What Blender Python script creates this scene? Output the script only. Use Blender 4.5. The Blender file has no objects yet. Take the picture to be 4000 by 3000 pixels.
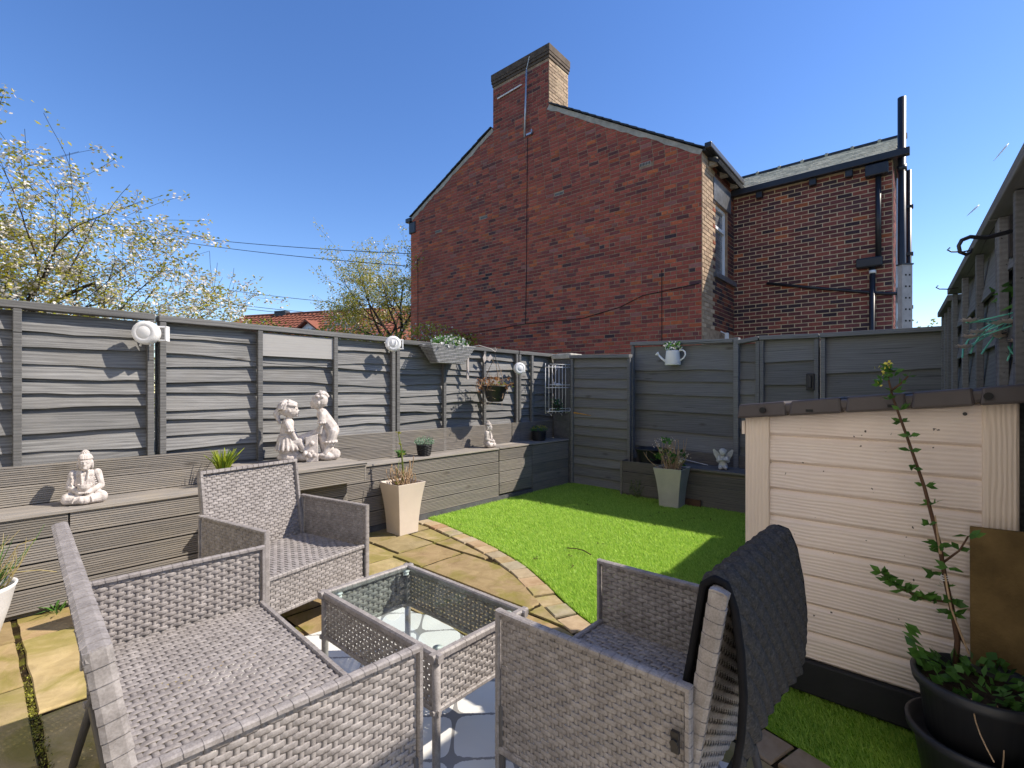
import bpy, math, random
import numpy as np
from mathutils import Vector, Matrix
random.seed(7); rng = np.random.default_rng(7)
R = math.radians
scene = bpy.context.scene
C = scene.collection
# ------------------------------------------------------------------ camera, sky, sun, exposure
A = math.atan(1690 / 1900)
cam_d = bpy.data.cameras.new('camera'); cam = bpy.data.objects.new('camera', cam_d); C.objects.link(cam)
cam_d.sensor_width = 36; cam_d.lens = 36 * 1900 / 4000; cam_d.shift_y = 28 / 4000
cam_d.clip_start = 0.05; cam_d.clip_end = 4000
cam.location = (0, 0, 1.2); cam.rotation_euler = (R(90), 0, A - R(90))
scene.camera = cam
SUN = Vector((0.75, -0.745, 1.0)).normalized()
world = bpy.data.worlds.new('World'); scene.world = world; world.use_nodes = True
wn = world.node_tree.nodes; wl = world.node_tree.links
sky = wn.new('ShaderNodeTexSky'); sky.sky_type = 'NISHITA'; sky.sun_disc = False
sky.sun_elevation = math.asin(SUN.z); sky.sun_rotation = math.atan2(SUN.x, SUN.y)
sky.altitude = 0; sky.air_density = 1.0; sky.dust_density = 0.1; sky.ozone_density = 4.0
bg = wn['Background']; bg.inputs[1].default_value = 0.112
hs = wn.new('ShaderNodeHueSaturation'); hs.inputs['Saturation'].default_value = 1.22; hs.inputs['Hue'].default_value = .512; wl.new(sky.outputs[0], hs.inputs['Color']); wl.new(hs.outputs[0], bg.inputs[0])
sd = bpy.data.lights.new('sun', 'SUN'); sun = bpy.data.objects.new('sun', sd); C.objects.link(sun)
sd.energy = 3.2; sd.angle = R(0.5); sd.color = (1.0, 0.975, 0.94)
sun.rotation_euler = SUN.to_track_quat('Z', 'Y').to_euler(); sun.location = (3, -3, 6)
vs = scene.view_settings; vs.view_transform = 'Standard'; vs.look = 'None'; vs.gamma = 1; vs.exposure = 1.1
vs.use_curve_mapping = False
vs.use_white_balance = True; vs.white_balance_temperature = 7400; vs.white_balance_tint = 10

# ------------------------------------------------------------------ materials
def srgb(r, g, b):
    f = lambda c: (c / 255) / 12.92 if c / 255 <= .04045 else ((c / 255 + .055) / 1.055) ** 2.4
    return (f(r), f(g), f(b), 1)
class MT:
    def __init__(s, name, rough=.7, spec=.3):
        s.m = bpy.data.materials.new(name); s.m.use_nodes = True
        s.nt = s.m.node_tree; s.b = s.nt.nodes['Principled BSDF']
        s.b.inputs['Roughness'].default_value = rough; s.b.inputs['Specular IOR Level'].default_value = spec
    def n(s, t, **k):
        o = s.nt.nodes.new('ShaderNode' + t)
        for a, v in k.items():
            if a.startswith('i_'):
                q = a[2:]; o.inputs[int(q) if q.isdigit() else q.replace('_', ' ')].default_value = v
            else: setattr(o, a, v)
        return o
    def l(s, a, b): s.nt.links.new(a, b)
    def coords(s, scale=(1, 1, 1), rand=True, space='Object'):
        tc = s.n('TexCoord'); mp = s.n('Mapping'); mp.inputs['Scale'].default_value = scale
        src = tc.outputs[space]
        if rand:
            oi = s.n('ObjectInfo'); mu = s.n('Math', operation='MULTIPLY', i_1=53.0); s.l(oi.outputs['Random'], mu.inputs[0])
            ad = s.n('VectorMath', operation='ADD'); s.l(src, ad.inputs[0]); s.l(mu.outputs[0], ad.inputs[1]); src = ad.outputs[0]
        s.l(src, mp.inputs[0]); return mp.outputs[0]
    def noise(s, vec, scale=5, detail=4, rough=.55, dist=0):
        o = s.n('TexNoise'); o.inputs['Scale'].default_value = scale; o.inputs['Detail'].default_value = detail
        o.inputs['Roughness'].default_value = rough; o.inputs['Distortion'].default_value = dist
        s.l(vec, o.inputs['Vector']); return o.outputs['Fac']
    def ramp(s, fac, stops):
        o = s.n('ValToRGB'); e = o.color_ramp.elements
        while len(e) < len(stops): e.new(.5)
        for i, (p, c) in enumerate(stops): e[i].position = p; e[i].color = c if len(c) == 4 else (*c, 1)
        s.l(fac, o.inputs[0]); return o.outputs[0]
    def mix(s, fac, a, b, blend='MIX'):
        o = s.n('MixRGB', blend_type=blend)
        for i, v in ((0, fac), (1, a), (2, b)):
            if isinstance(v, (int, float)): o.inputs[i].default_value = v
            elif isinstance(v, tuple): o.inputs[i].default_value = v if len(v) == 4 else (*v, 1)
            else: s.l(v, o.inputs[i])
        return o.outputs[0]
    def rnd(s): return s.n('ObjectInfo').outputs['Random']
    def color(s, c):
        if isinstance(c, tuple): s.b.inputs['Base Color'].default_value = c if len(c) == 4 else (*c, 1)
        else: s.l(c, s.b.inputs['Base Color'])
    def bump(s, h, strength=.3, dist=.01):
        o = s.n('Bump'); o.inputs['Strength'].default_value = strength; o.inputs['Distance'].default_value = dist
        s.l(h, o.inputs['Height']); s.l(o.outputs[0], s.b.inputs['Normal']); return s
g3 = lambda v, w=0: (v * (1 + w), v, v * (1 - w))
M = {}
def wood(name, lo, hi, bs=.35, warm=.05, stain=None, ang=0):
    t = MT(name, .8, .2)
    v = t.coords((1.3, 34, 34)); f = t.noise(v, 2.0, 6, .65, .6)
    v2 = t.coords((.9, 5, 5)); k = t.noise(v2, 1.6, 3, .5, 2.5)
    wv = t.n('TexWave', wave_type='BANDS', bands_direction='Z'); wv.inputs['Scale'].default_value = 5; wv.inputs['Distortion'].default_value = 9
    wv.inputs['Detail'].default_value = 2; t.l(t.coords((.35, 1.6, 3.2)), wv.inputs['Vector'])
    c = t.ramp(f, [(.25, g3(lo, warm)), (.5, g3((lo + hi) / 2, warm)), (.72, g3(hi, warm))])
    c = t.mix(t.ramp(k, [(.42, (0, 0, 0)), (.62, (.55,) * 3)]), c, g3(lo * 1.15, warm * .5))
    c = t.mix(.28, c, t.ramp(wv.outputs['Fac'], [(.2, g3(lo, warm)), (.7, g3(hi, warm * 2))]))
    vo = t.n('TexVoronoi'); vo.inputs['Scale'].default_value = 1.5; t.l(t.coords((1.5, 4, 4)), vo.inputs['Vector'])
    c = t.mix(t.ramp(vo.outputs['Distance'], [(.03, (.75,) * 3), (.10, (.25,) * 3), (.13, (0,) * 3)]), c, g3(lo * .55, .15))
    cr = t.noise(t.coords((.8, 60, 60)), 1.2, 2, .5, 1)      # split fibres
    c = t.mix(t.ramp(cr, [(.27, (1,) * 3), (.31, (0,) * 3)]), c, g3(lo * .25))
    if stain:
        sn = t.noise(t.coords((2, 2, 2)), 1.3, 4, .6)
        c = t.mix(t.ramp(sn, [(.5, (0,) * 3), (.75, (.6,) * 3)]), c, stain)
    br = t.n('MapRange', i_3=.82, i_4=1.14); t.l(t.rnd(), br.inputs[0])
    mu = t.n('MixRGB', blend_type='MULTIPLY'); mu.inputs[0].default_value = 1; t.l(c, mu.inputs[1]); t.l(br.outputs[0], mu.inputs[2])
    t.color(mu.outputs[0]); t.bump(f, bs, .006); M[name] = t.m
wood('fence_wood', .10, .275, .7, .01, stain=(.19, .18, .165))
wood('fence_batten', .08, .185, .5, .01)
wood('patch_ply', .26, .31, .15, .03)
wood('fence_paint', .12, .205, .35, .0)
wood('deck_wood', .15, .28, .3, .09, stain=(.28, .245, .19))
wood('deck_top', .18, .33, .4, .09, stain=(.33, .28, .21))
wood('deck_dark', .10, .17, .3, .08)
def plain(name, col, rough=.6, spec=.4, nz=.1, ns=8, bump=.0, bscale=80, metal=0, rand=True):
    t = MT(name, rough, spec); v = t.coords(rand=rand); f = t.noise(v, ns, 5, .6)
    dk = tuple(c * (1 - nz) for c in col); lt = tuple(min(1, c * (1 + nz)) for c in col)
    t.color(t.ramp(f, [(.3, dk), (.7, lt)]))
    t.b.inputs['Metallic'].default_value = metal
    if bump: t.bump(t.noise(v, bscale, 3, .6), bump, .004)
    M[name] = t.m; return t
plain('pot_beige', (.62, .53, .45), .55, .4, .06, 5, .12, 160)
plain('pot_grey', (.42, .40, .35), .7, .3, .12, 6, .3, 160)
plain('pot_white', (.66, .65, .66), .5, .4, .08, 5, .25, 60)
plain('black_plastic', (.022, .023, .026), .45, .4, .25, 6, .05)
plain('black_paint', (.018, .019, .023), .4, .5, .25, 4, .1, 30)
plain('white_metal', (.80, .80, .80), .4, .5, .03, 6)
plain('white_plastic', (.74, .73, .72), .4, .5, .05, 5)
plain('upvc', (.80, .81, .82), .3, .5, .02, 5)
plain('statue_stone', (.52, .47, .44), .85, .15, .28, 26, .35, 140)
plain('angel_stone', (.48, .48, .46), .85, .15, .14, 30, .3, 160)
plain('cement', (.42, .37, .30), .9, .1, .25, 8, .6, 40)
plain('chim_head', (.10, .07, .05), .8, .2, .4, 12, .5, 40)
plain('raw_timber', (.50, .26, .07), .8, .1, .3, 30)
plain('block', (.10, .10, .105), .9, .1, .25, 14, .6, 60)
plain('cap_stone', (.40, .37, .32), .9, .1, .3, 14, .7, 50)
plain('soil', (.045, .032, .022), .95, .05, .5, 40, .8, 120)
plain('shed_lid', (.062, .050, .048), .45, .4, .12, 10, .15, 120)
plain('shed_base', (.016, .016, .018), .6, .3, .2, 10, .2, 90)
plain('slate', (.46, .43, .31), .6, .35, .4, 9, .3, 40)
plain('slate_dark', (.035, .037, .042), .5, .4, .3, 9, .3, 40)
plain('bark', (.055, .040, .030), .9, .1, .4, 12, .6, 40)
plain('stem', (.10, .055, .035), .8, .2, .3, 20)
plain('stem_green', (.12, .15, .04), .7, .2, .3, 20)
plain('stem_dry', (.42, .29, .18), .85, .1, .3, 25)
plain('iron', (.022, .02, .02), .45, .5, .3, 30, .2, 90)
plain('alu', (.45, .47, .50), .4, .5, .1, 10, 0, 0, .6)
plain('galv', (.42, .37, .34), .55, .4, .15, 12)
plain('tile_red', (.24, .085, .05), .75, .25, .25, 14, .3, 30)
plain('render_cream', (.80, .76, .69), .9, .1, .05, 6)
plain('render_white', (.72, .70, .66), .85, .1, .06, 6)
plain('stone_lintel', (.10, .105, .115), .35, .6, .45, 14, .4, 60)
plain('rubber', (.012,) * 3, .6, .3)
plain('cloth_trim', (.010, .010, .012), .8, .1, .2, 20)
plain('board_mossy', (.16, .105, .045), .85, .1, .35, 9, .5, 130)
plain('leaf_litter', (.05, .028, .016), .9, .1, .4, 30)
def leafmat(name, a, b, tr=.35):
    t = MT(name, .5, .35); g = t.n('NewGeometry'); f = t.noise(t.coords((1, 1, 1), False), 17, 2)
    mx = t.n('Math', operation='MULTIPLY_ADD', i_1=1.0, i_2=.0); t.l(g.outputs['Random Per Island'], mx.inputs[0])
    c = t.mix(mx.outputs[0], a, b); t.color(c)
    tl = t.n('BsdfTranslucent'); t.l(c, tl.inputs[0]); ms = t.n('MixShader'); ms.inputs[0].default_value = tr
    t.l(t.b.outputs[0], ms.inputs[1]); t.l(tl.outputs[0], ms.inputs[2])
    t.l(ms.outputs[0], t.nt.nodes['Material Output'].inputs[0]); M[name] = t.m
leafmat('leaf', (.045, .13, .025), (.11, .26, .05))
leafmat('leaf_dark', (.02, .075, .03), (.05, .14, .06))
leafmat('leaf_yellow', (.16, .22, .03), (.36, .34, .06))
leafmat('leaf_blue', (.12, .24, .15), (.30, .44, .32))
leafmat('leaf_tree', (.30, .34, .04), (.56, .46, .08), .5)
leafmat('blossom', (.62, .56, .48), (.85, .80, .74), .3)
leafmat('petal_white', (.70, .68, .66), (.85, .84, .82), .2)
leafmat('petal_pink', (.62, .40, .35), (.75, .60, .55), .2)
leafmat('petal_cream', (.68, .55, .42), (.80, .70, .58), .2)
leafmat('petal_yellow', (.75, .62, .05), (.85, .75, .15), .2)
leafmat('stalk_teal', (.14, .62, .46), (.25, .75, .58), .2)
leafmat('leaf_dead', (.20, .08, .03), (.42, .20, .08), .25)
leafmat('grass_dry', (.35, .27, .12), (.55, .46, .22), .3)
leafmat('turf_blade', (.20, .42, .05), (.62, .80, .17), .45)
leafmat('moss', (.10, .07, .03), (.34, .36, .05), .2)
leafmat('leaf_spike', (.10, .22, .02), (.55, .60, .06), .3)
# wicker
t = MT('wicker', .55, .35); v = t.coords((1, 1, 1))
f = t.noise(v, 26, 4, .6); st = t.noise(t.coords((220, 220, 220)), 1, 2)
c = t.ramp(f, [(.3, (.18, .160, .152)), (.55, (.265, .240, .230)), (.75, (.37, .338, .325))])
c = t.mix(.15, c, t.ramp(st, [(.4, (.16, .145, .14)), (.6, (.5, .47, .46))])); t.color(c); t.bump(st, .15, .002); M['wicker'] = t.m
t = MT('wicker_black', .4, .4); t.color((.02, .02, .022)); M['wicker_black'] = t.m
t = MT('wicker_silver', .4, .45); t.color(t.ramp(t.noise(t.coords(), 40), [(.3, (.16,) * 3), (.7, (.34, .34, .35))])); M['wicker_silver'] = t.m
# turf backing
t = MT('turf_base', .95, .05); t.color(t.ramp(t.noise(t.coords(rand=False), 60, 4), [(.35, (.14, .27, .02)), (.65, (.26, .42, .04))])); M['turf_base'] = t.m
# flagstones: buff, rose and ochre sandstone with mossy stains of their own
def flag(name, moss=.5):
    t = MT(name, .85, .2); v = t.coords()
    n1 = t.noise(v, 2.2, 6, .6, 1.2); n2 = t.noise(v, 9, 5, .65, .6)
    base = t.ramp(n1, [(.3, (.33, .21, .10)), (.5, (.41, .285, .14)), (.7, (.38, .225, .125))])
    alt = t.ramp(n1, [(.3, (.33, .26, .12)), (.5, (.40, .325, .165)), (.7, (.33, .285, .165))])
    c = t.mix(t.rnd(), base, alt)
    c = t.mix(.34, c, t.ramp(n2, [(.32, (.12, .08, .04)), (.62, (.46, .35, .20))]))
    br_ = t.n('MapRange', i_3=.72, i_4=1.12); oi_ = t.n('Math', operation='FRACT'); ml_ = t.n('Math', operation='MULTIPLY', i_1=7.31); t.l(t.rnd(), ml_.inputs[0]); t.l(ml_.outputs[0], oi_.inputs[0]); t.l(oi_.outputs[0], br_.inputs[0]); c = t.mix(1.0, c, br_.outputs[0], 'MULTIPLY')
    ms = t.noise(t.coords((1, 1, 1)), 3.1, 5, .62, .8)
    c = t.mix(t.ramp(ms, [(.46, (0,) * 3), (.60, (moss,) * 3)]), c, (.18, .165, .025))
    t.color(c); t.bump(n2, .45, .012); M[name] = t.m
flag('flagstone', .62)
t = MT('sett', .85, .2); v = t.coords(); n2 = t.noise(v, 14, 5, .65)
c = t.ramp(t.rnd(), [(0, (.40, .34, .24)), (.3, (.34, .20, .10)), (.5, (.26, .23, .16)), (.75, (.42, .29, .16)), (.88, (.30, .22, .10)), (1, (.30, .12, .06))])
c = t.mix(.3, c, t.ramp(n2, [(.3, (.2, .15, .09)), (.65, (.6, .5, .35))]))
c = t.mix(t.ramp(t.noise(v, 4, 4), [(.55, (0,) * 3), (.7, (.5,) * 3)]), c, (.26, .25, .06)); t.color(c); t.bump(n2, .5, .008); M['sett'] = t.m
t = MT('joint', .95, .05); v = t.coords(rand=False)
t.color(t.ramp(t.noise(v, 7, 6, .7), [(.35, (.014, .010, .006)), (.50, (.035, .024, .012)), (.60, (.10, .10, .018)), (.72, (.045, .028, .014))])); t.bump(t.noise(v, 60, 4), .8, .01); M['joint'] = t.m
t = MT('earth', .95, .05); t.color(t.ramp(t.noise(t.coords(rand=False), .8, 5), [(.3, (.06, .06, .05)), (.7, (.11, .11, .08))])); M['earth'] = t.m
# bricks
def brick_mat(name, attr):
    t = MT(name, .85, .2); v = t.coords(rand=False, space='Object')
    if attr: a = t.n('Attribute', attribute_name='tint').outputs['Color']
    else: a = t.n('ObjectInfo').outputs['Color']
    tc = t.n('NewGeometry').outputs['Position']
    f = t.n('TexNoise'); f.inputs['Scale'].default_value = 30; f.inputs['Detail'].default_value = 5; t.l(tc, f.inputs['Vector'])
    f2 = t.n('TexNoise'); f2.inputs['Scale'].default_value = 1.1; f2.inputs['Detail'].default_value = 4; t.l(tc, f2.inputs['Vector'])
    c = t.mix(.55, a, t.ramp(f.outputs['Fac'], [(.3, (.45,) * 3), (.7, (1, 1, 1))]), 'MULTIPLY')
    c = t.mix(t.ramp(f2.outputs['Fac'], [(.6, (0,) * 3), (.85, (.3,) * 3)]), c, (.075, .042, .036))
    t.color(c); t.bump(f.outputs['Fac'], .5, .006); M[name] = t.m
brick_mat('brick', False); brick_mat('brick_field', True)
plain('mortar_light', (.60, .47, .31), .95, .05, .2, 10, .4, 60)
plain('mortar', (.33, .225, .15), .95, .05, .3, 10, .4, 60)
plain('mortar_dark', (.075, .05, .04), .95, .05, .3, 10, .4, 60)
# glass
t = MT('glass', .0, .5); t.color((.86, .95, .92)); t.b.inputs['Transmission Weight'].default_value = 1; t.b.inputs['IOR'].default_value = 1.45
lp = t.n('BsdfTransparent'); lp.inputs[0].default_value = (.90, .95, .94, 1)
gl = t.n('BsdfGlossy'); gl.inputs['Roughness'].default_value = .02
fr = t.n('Fresnel'); fr.inputs[0].default_value = 1.5; ms = t.n('MixShader')
bf = t.n('NewGeometry'); iv = t.n('Math', operation='SUBTRACT', i_0=1.0); t.l(bf.outputs['Backfacing'], iv.inputs[1]); mf = t.n('Math', operation='MULTIPLY'); t.l(fr.outputs[0], mf.inputs[0]); t.l(iv.outputs[0], mf.inputs[1])
t.l(mf.outputs[0], ms.inputs[0]); t.l(lp.outputs[0], ms.inputs[1]); t.l(gl.outputs[0], ms.inputs[2])
t.l(ms.outputs[0], t.nt.nodes['Material Output'].inputs[0]); M['glass'] = t.m
leafmat('trail', (.9, .9, .9), (.9, .9, .9), .5)
t = MT('glass_edge', .1, .5); t.color((.05, .22, .17)); M['glass_edge'] = t.m
t = MT('pane', .03, .7); t.color(t.ramp(t.noise(t.coords((1, 1, 30)), 2, 1), [(.4, (.10, .11, .12)), (.6, (.20, .20, .20))])); M['pane'] = t.m
t = MT('door_dark', .4, .5); t.color((.012, .008, .008)); M['door_dark'] = t.m
# shed plastic with moulded wood grain
def shedp(name, sc):
    t = MT(name, .55, .35)
    wv = t.n('TexWave', wave_type='BANDS', bands_direction='Z'); wv.inputs['Scale'].default_value = 14; wv.inputs['Distortion'].default_value = 7
    wv.inputs['Detail'].default_value = 2; wv.inputs['Detail Scale'].default_value = .6; t.l(t.coords(sc), wv.inputs['Vector'])
    f = t.noise(t.coords(), 5, 4); c = t.ramp(f, [(.3, (.70, .585, .515)), (.7, (.76, .65, .575))])
    c = t.mix(.07, c, t.ramp(wv.outputs['Fac'], [(.2, (.36, .26, .19)), (.6, (.75, .60, .47))]))
    sp = t.noise(t.coords(), 38, 2, .4); c = t.mix(t.ramp(sp, [(.245, (1,) * 3), (.26, (0,) * 3)]), c, (.08, .06, .05))
    t.color(c); t.bump(wv.outputs['Fac'], .35, .004); M[name] = t.m
shedp('shed_plank', (1, .35, 1.6)); shedp('shed_post', (1.2, 1.2, 1))
# shed post: grain upright
t = MT('shed_post', .55, .35); wv = t.n('TexWave', wave_type='BANDS', bands_direction='Y'); wv.inputs['Scale'].default_value = 14; wv.inputs['Distortion'].default_value = 6
t.l(t.coords((1, 1.7, .25)), wv.inputs['Vector']); c = t.mix(.08, (.71, .585, .475), t.ramp(wv.outputs['Fac'], [(.2, (.33, .27, .21)), (.6, (.70, .60, .50))])); t.color(c); t.bump(wv.outputs['Fac'], .35, .004); M['shed_post'] = t.m
# blanket
t = MT('blanket', .95, .1); v = t.coords(rand=False); f = t.noise(v, 200, 2, .5)
t.color(t.ramp(f, [(.3, (.034, .032, .030)), (.6, (.060, .056, .053)), (.8, (.10, .094, .09))])); t.bump(f, .35, .003); M['blanket'] = t.m
# rug: woven ribs with a printed grey trellis
t = MT('rug', .7, .25)
tc = t.coords((1, 1, 1), False); sx = t.n('SeparateXYZ'); t.l(tc, sx.inputs[0])
nz = t.noise(tc, 95, 1); 
def mth(op, a, b=None, c=None):
    o = t.n('Math', operation=op)
    for i, q in enumerate((a, b, c)):
        if q is None: continue
        if isinstance(q, (int, float)): o.inputs[i].default_value = q
        else: t.l(q, o.inputs[i])
    return o.outputs[0]
P_ = 0.30
u_ = mth('MULTIPLY_ADD', nz, .03, mth('DIVIDE', sx.outputs[0], P_)); w_ = mth('MULTIPLY_ADD', nz, .03, mth('DIVIDE', sx.outputs[1], P_))
cu = mth('COSINE', mth('MULTIPLY', u_, 2 * math.pi)); cw = mth('COSINE', mth('MULTIPLY', w_, 2 * math.pi))
tr = mth('ABSOLUTE', mth('ADD', mth('ADD', cu, cw), mth('MULTIPLY', mth('MULTIPLY', cu, cw), .0)))
ln = mth('LESS_THAN', tr, .15)
rib = mth('SINE', mth('MULTIPLY', mth('ADD', sx.outputs[0], sx.outputs[1]), 900))
c = t.mix(ln, (.74, .73, .69), (.24, .23, .22)); c = t.mix(.10, c, t.ramp(rib, [(.2, (.35,) * 3), (.6, (.95,) * 3)])); t.color(c); t.bump(rib, .4, .003); M['rug'] = t.m

# ------------------------------------------------------------------ mesh helpers
class MB:
    def __init__(s): s.v = []; s.f = []
    def add(s, vs, fs):
        o = len(s.v); s.v.extend(tuple(p) for p in vs); s.f.extend(tuple(i + o for i in f) for f in fs); return s
    def box(s, x0, x1, y0, y1, z0, z1):
        return s.add([(x0, y0, z0), (x1, y0, z0), (x1, y1, z0), (x0, y1, z0), (x0, y0, z1), (x1, y0, z1), (x1, y1, z1), (x0, y1, z1)],
                     [(3, 2, 1, 0), (4, 5, 6, 7), (0, 1, 5, 4), (1, 2, 6, 5), (2, 3, 7, 6), (3, 0, 4, 7)])
    def hexa(s, p):   # 8 points bottom ring then top ring
        return s.add(p, [(3, 2, 1, 0), (4, 5, 6, 7), (0, 1, 5, 4), (1, 2, 6, 5), (2, 3, 7, 6), (3, 0, 4, 7)])
    def tube(s, pts, r, n=6, flat=1.0):
        pts = [Vector(p) for p in pts]; rs = r if isinstance(r, (list, tuple)) else [r] * len(pts)
        vs, fs = [], []; up = Vector((0, 0, 1)); prev = None
        for i, p in enumerate(pts):
            d = (pts[min(i + 1, len(pts) - 1)] - pts[max(i - 1, 0)]).normalized()
            if prev is None:
                a = d.cross(up if abs(d.z) < .95 else Vector((0, 1, 0))).normalized()
            else:
                a = (prev - d * prev.dot(d)); a = a.normalized() if a.length > 1e-6 else d.orthogonal().normalized()
            prev = a; b = d.cross(a)
            for k in range(n):
                t_ = 2 * math.pi * k / n; vs.append(p + a * (rs[i] * math.cos(t_)) + b * (rs[i] * flat * math.sin(t_)))
        m = len(pts)
        for i in range(m - 1):
            for k in range(n): fs.append((i * n + k, i * n + (k + 1) % n, (i + 1) * n + (k + 1) % n, (i + 1) * n + k))
        fs.append(tuple(range(n - 1, -1, -1))); fs.append(tuple((m - 1) * n + k for k in range(n)))
        return s.add(vs, fs)
    def lathe(s, prof, n=24, c=(0, 0, 0), close=True):
        vs, fs = [], []
        for (r, z) in prof:
            for k in range(n):
                t_ = 2 * math.pi * k / n; vs.append((c[0] + r * math.cos(t_), c[1] + r * math.sin(t_), c[2] + z))
        for i in range(len(prof) - 1):
            for k in range(n): fs.append((i * n + k, i * n + (k + 1) % n, (i + 1) * n + (k + 1) % n, (i + 1) * n + k))
        if close: fs.append(tuple(range(n - 1, -1, -1))); fs.append(tuple((len(prof) - 1) * n + k for k in range(n)))
        return s.add(vs, fs)
    def loft(s, rings, cap=True):
        n = len(rings[0]); vs = [p for r in rings for p in r]; fs = []
        for i in range(len(rings) - 1):
            for k in range(n): fs.append((i * n + k, i * n + (k + 1) % n, (i + 1) * n + (k + 1) % n, (i + 1) * n + k))
        if cap: fs.append(tuple(range(n - 1, -1, -1))); fs.append(tuple((len(rings) - 1) * n + k for k in range(n)))
        return s.add(vs, fs)
    def ell(s, c, r, seg=14, rg=9, rot=None):
        if isinstance(r, (int, float)): r = (r, r, r)
        vs, fs = [], []; c = Vector(c)
        for i in range(rg + 1):
            ph = math.pi * i / rg
            for k in range(seg):
                th = 2 * math.pi * k / seg
                p = Vector((r[0] * math.sin(ph) * math.cos(th), r[1] * math.sin(ph) * math.sin(th), -r[2] * math.cos(ph)))
                if rot is not None: p = rot @ p
                vs.append(c + p)
        for i in range(rg):
            for k in range(seg): fs.append((i * seg + k, i * seg + (k + 1) % seg, (i + 1) * seg + (k + 1) % seg, (i + 1) * seg + k))
        return s.add(vs, fs)
    def cap(s, p, q, r0, r1=None, n=10):
        p, q = Vector(p), Vector(q); r1 = r0 if r1 is None else r1; d = (q - p); L = d.length; d.normalize()
        pts, rs = [], []
        for k in range(4): a = math.pi / 2 * k / 4; pts.append(p - d * r0 * math.cos(a)); rs.append(max(r0 * math.sin(a), r0 * .05))
        for k in range(3): pts.append(p + d * L * k / 2); rs.append(r0 + (r1 - r0) * k / 2)
        for k in range(1, 5): a = math.pi / 2 * k / 4; pts.append(q + d * r1 * math.sin(a)); rs.append(max(r1 * math.cos(a), r1 * .05))
        return s.tube(pts, rs, n)
    def leaf(s, p, d, L, w, up=None, bend=.25):
        p, d = Vector(p), Vector(d).normalized(); up = Vector(up) if up is not None else Vector((random.gauss(0, 1), random.gauss(0, 1), random.gauss(0, 1)))
        a = d.cross(up); a = a.normalized() if a.length > 1e-5 else d.orthogonal().normalized(); n = a.cross(d)
        m = p + d * L * .5 + n * L * bend * .3
        return s.add([p, m + a * w / 2 - n * w * .1, p + d * L - n * L * bend * .3, m - a * w / 2 - n * w * .1, m - n * w * .12], [(0, 1, 4), (1, 2, 4), (2, 3, 4), (3, 0, 4)])
    def build(s, name, mat, parent=None, smooth=False, loc=None, rot=None, bevel=0, **props):
        me = bpy.data.meshes.new(name); me.from_pydata([tuple(p) for p in s.v], [], s.f)
        return link(name, me, mat, parent, smooth, loc, rot, bevel, **props)
def link(name, me, mat, parent=None, smooth=False, loc=None, rot=None, bevel=0, **props):
    if mat and not me.materials: me.materials.append(M[mat])
    if smooth: me.polygons.foreach_set('use_smooth', [True] * len(me.polygons))
    me.update(); o = bpy.data.objects.new(name, me); C.objects.link(o)
    if parent: o.parent = parent
    if loc is not None: o.location = loc
    if rot is not None: o.rotation_euler = rot
    if bevel:
        b = o.modifiers.new('bevel', 'BEVEL'); b.width = bevel; b.segments = 2; b.limit_method = 'ANGLE'
    for k, v in props.items(): o[k] = v
    return o
def thing(name, label, cat, loc=(0, 0, 0), rotz=0, group=None):
    o = bpy.data.objects.new(name, None); C.objects.link(o); o.empty_display_size = .1
    o.location = loc; o.rotation_euler = (0, 0, rotz); o['label'] = label; o['category'] = cat
    if group: o['group'] = group
    return o
def tag(o, label, cat, group=None):
    o['label'] = label; o['category'] = cat
    if group: o['group'] = group
    return o
def npmesh(name, V, F, attr=None):
    me = bpy.data.meshes.new(name); me.vertices.add(len(V)); me.vertices.foreach_set('co', np.asarray(V, 'f').ravel())
    F = np.asarray(F, 'i'); k = F.shape[1]; me.loops.add(F.size); me.loops.foreach_set('vertex_index', F.ravel())
    me.polygons.add(len(F)); me.polygons.foreach_set('loop_start', np.arange(len(F), dtype='i') * k); me.polygons.foreach_set('loop_total', np.full(len(F), k, 'i'))
    me.update(calc_edges=True); return me
def struct(o): o['kind'] = 'structure'; return o

# ------------------------------------------------------------------ ground, turf, patio
CURVE = [(3.70, 2.90), (3.55, 2.885), (3.364, 2.867), (2.823, 2.762), (2.449, 2.67), (2.125, 2.55), (1.893, 2.432), (1.645, 2.287), (1.477, 2.20), (1.2, 2.09), (.9, 2.00), (.495, 1.905), (.276, 1.84), (0, 1.78), (-.6, 1.68)]
_cy = np.array([c[0] for c in CURVE][::-1]); _cx = np.array([c[1] for c in CURVE][::-1])
def cx(y): return float(np.interp(y, _cy, _cx))
mb = MB(); mb.add([(-300, -300, -.06), (300, -300, -.06), (300, 400, -.06), (-300, 400, -.06)], [(0, 1, 2, 3)])
struct(mb.build('ground', 'earth'))
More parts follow.
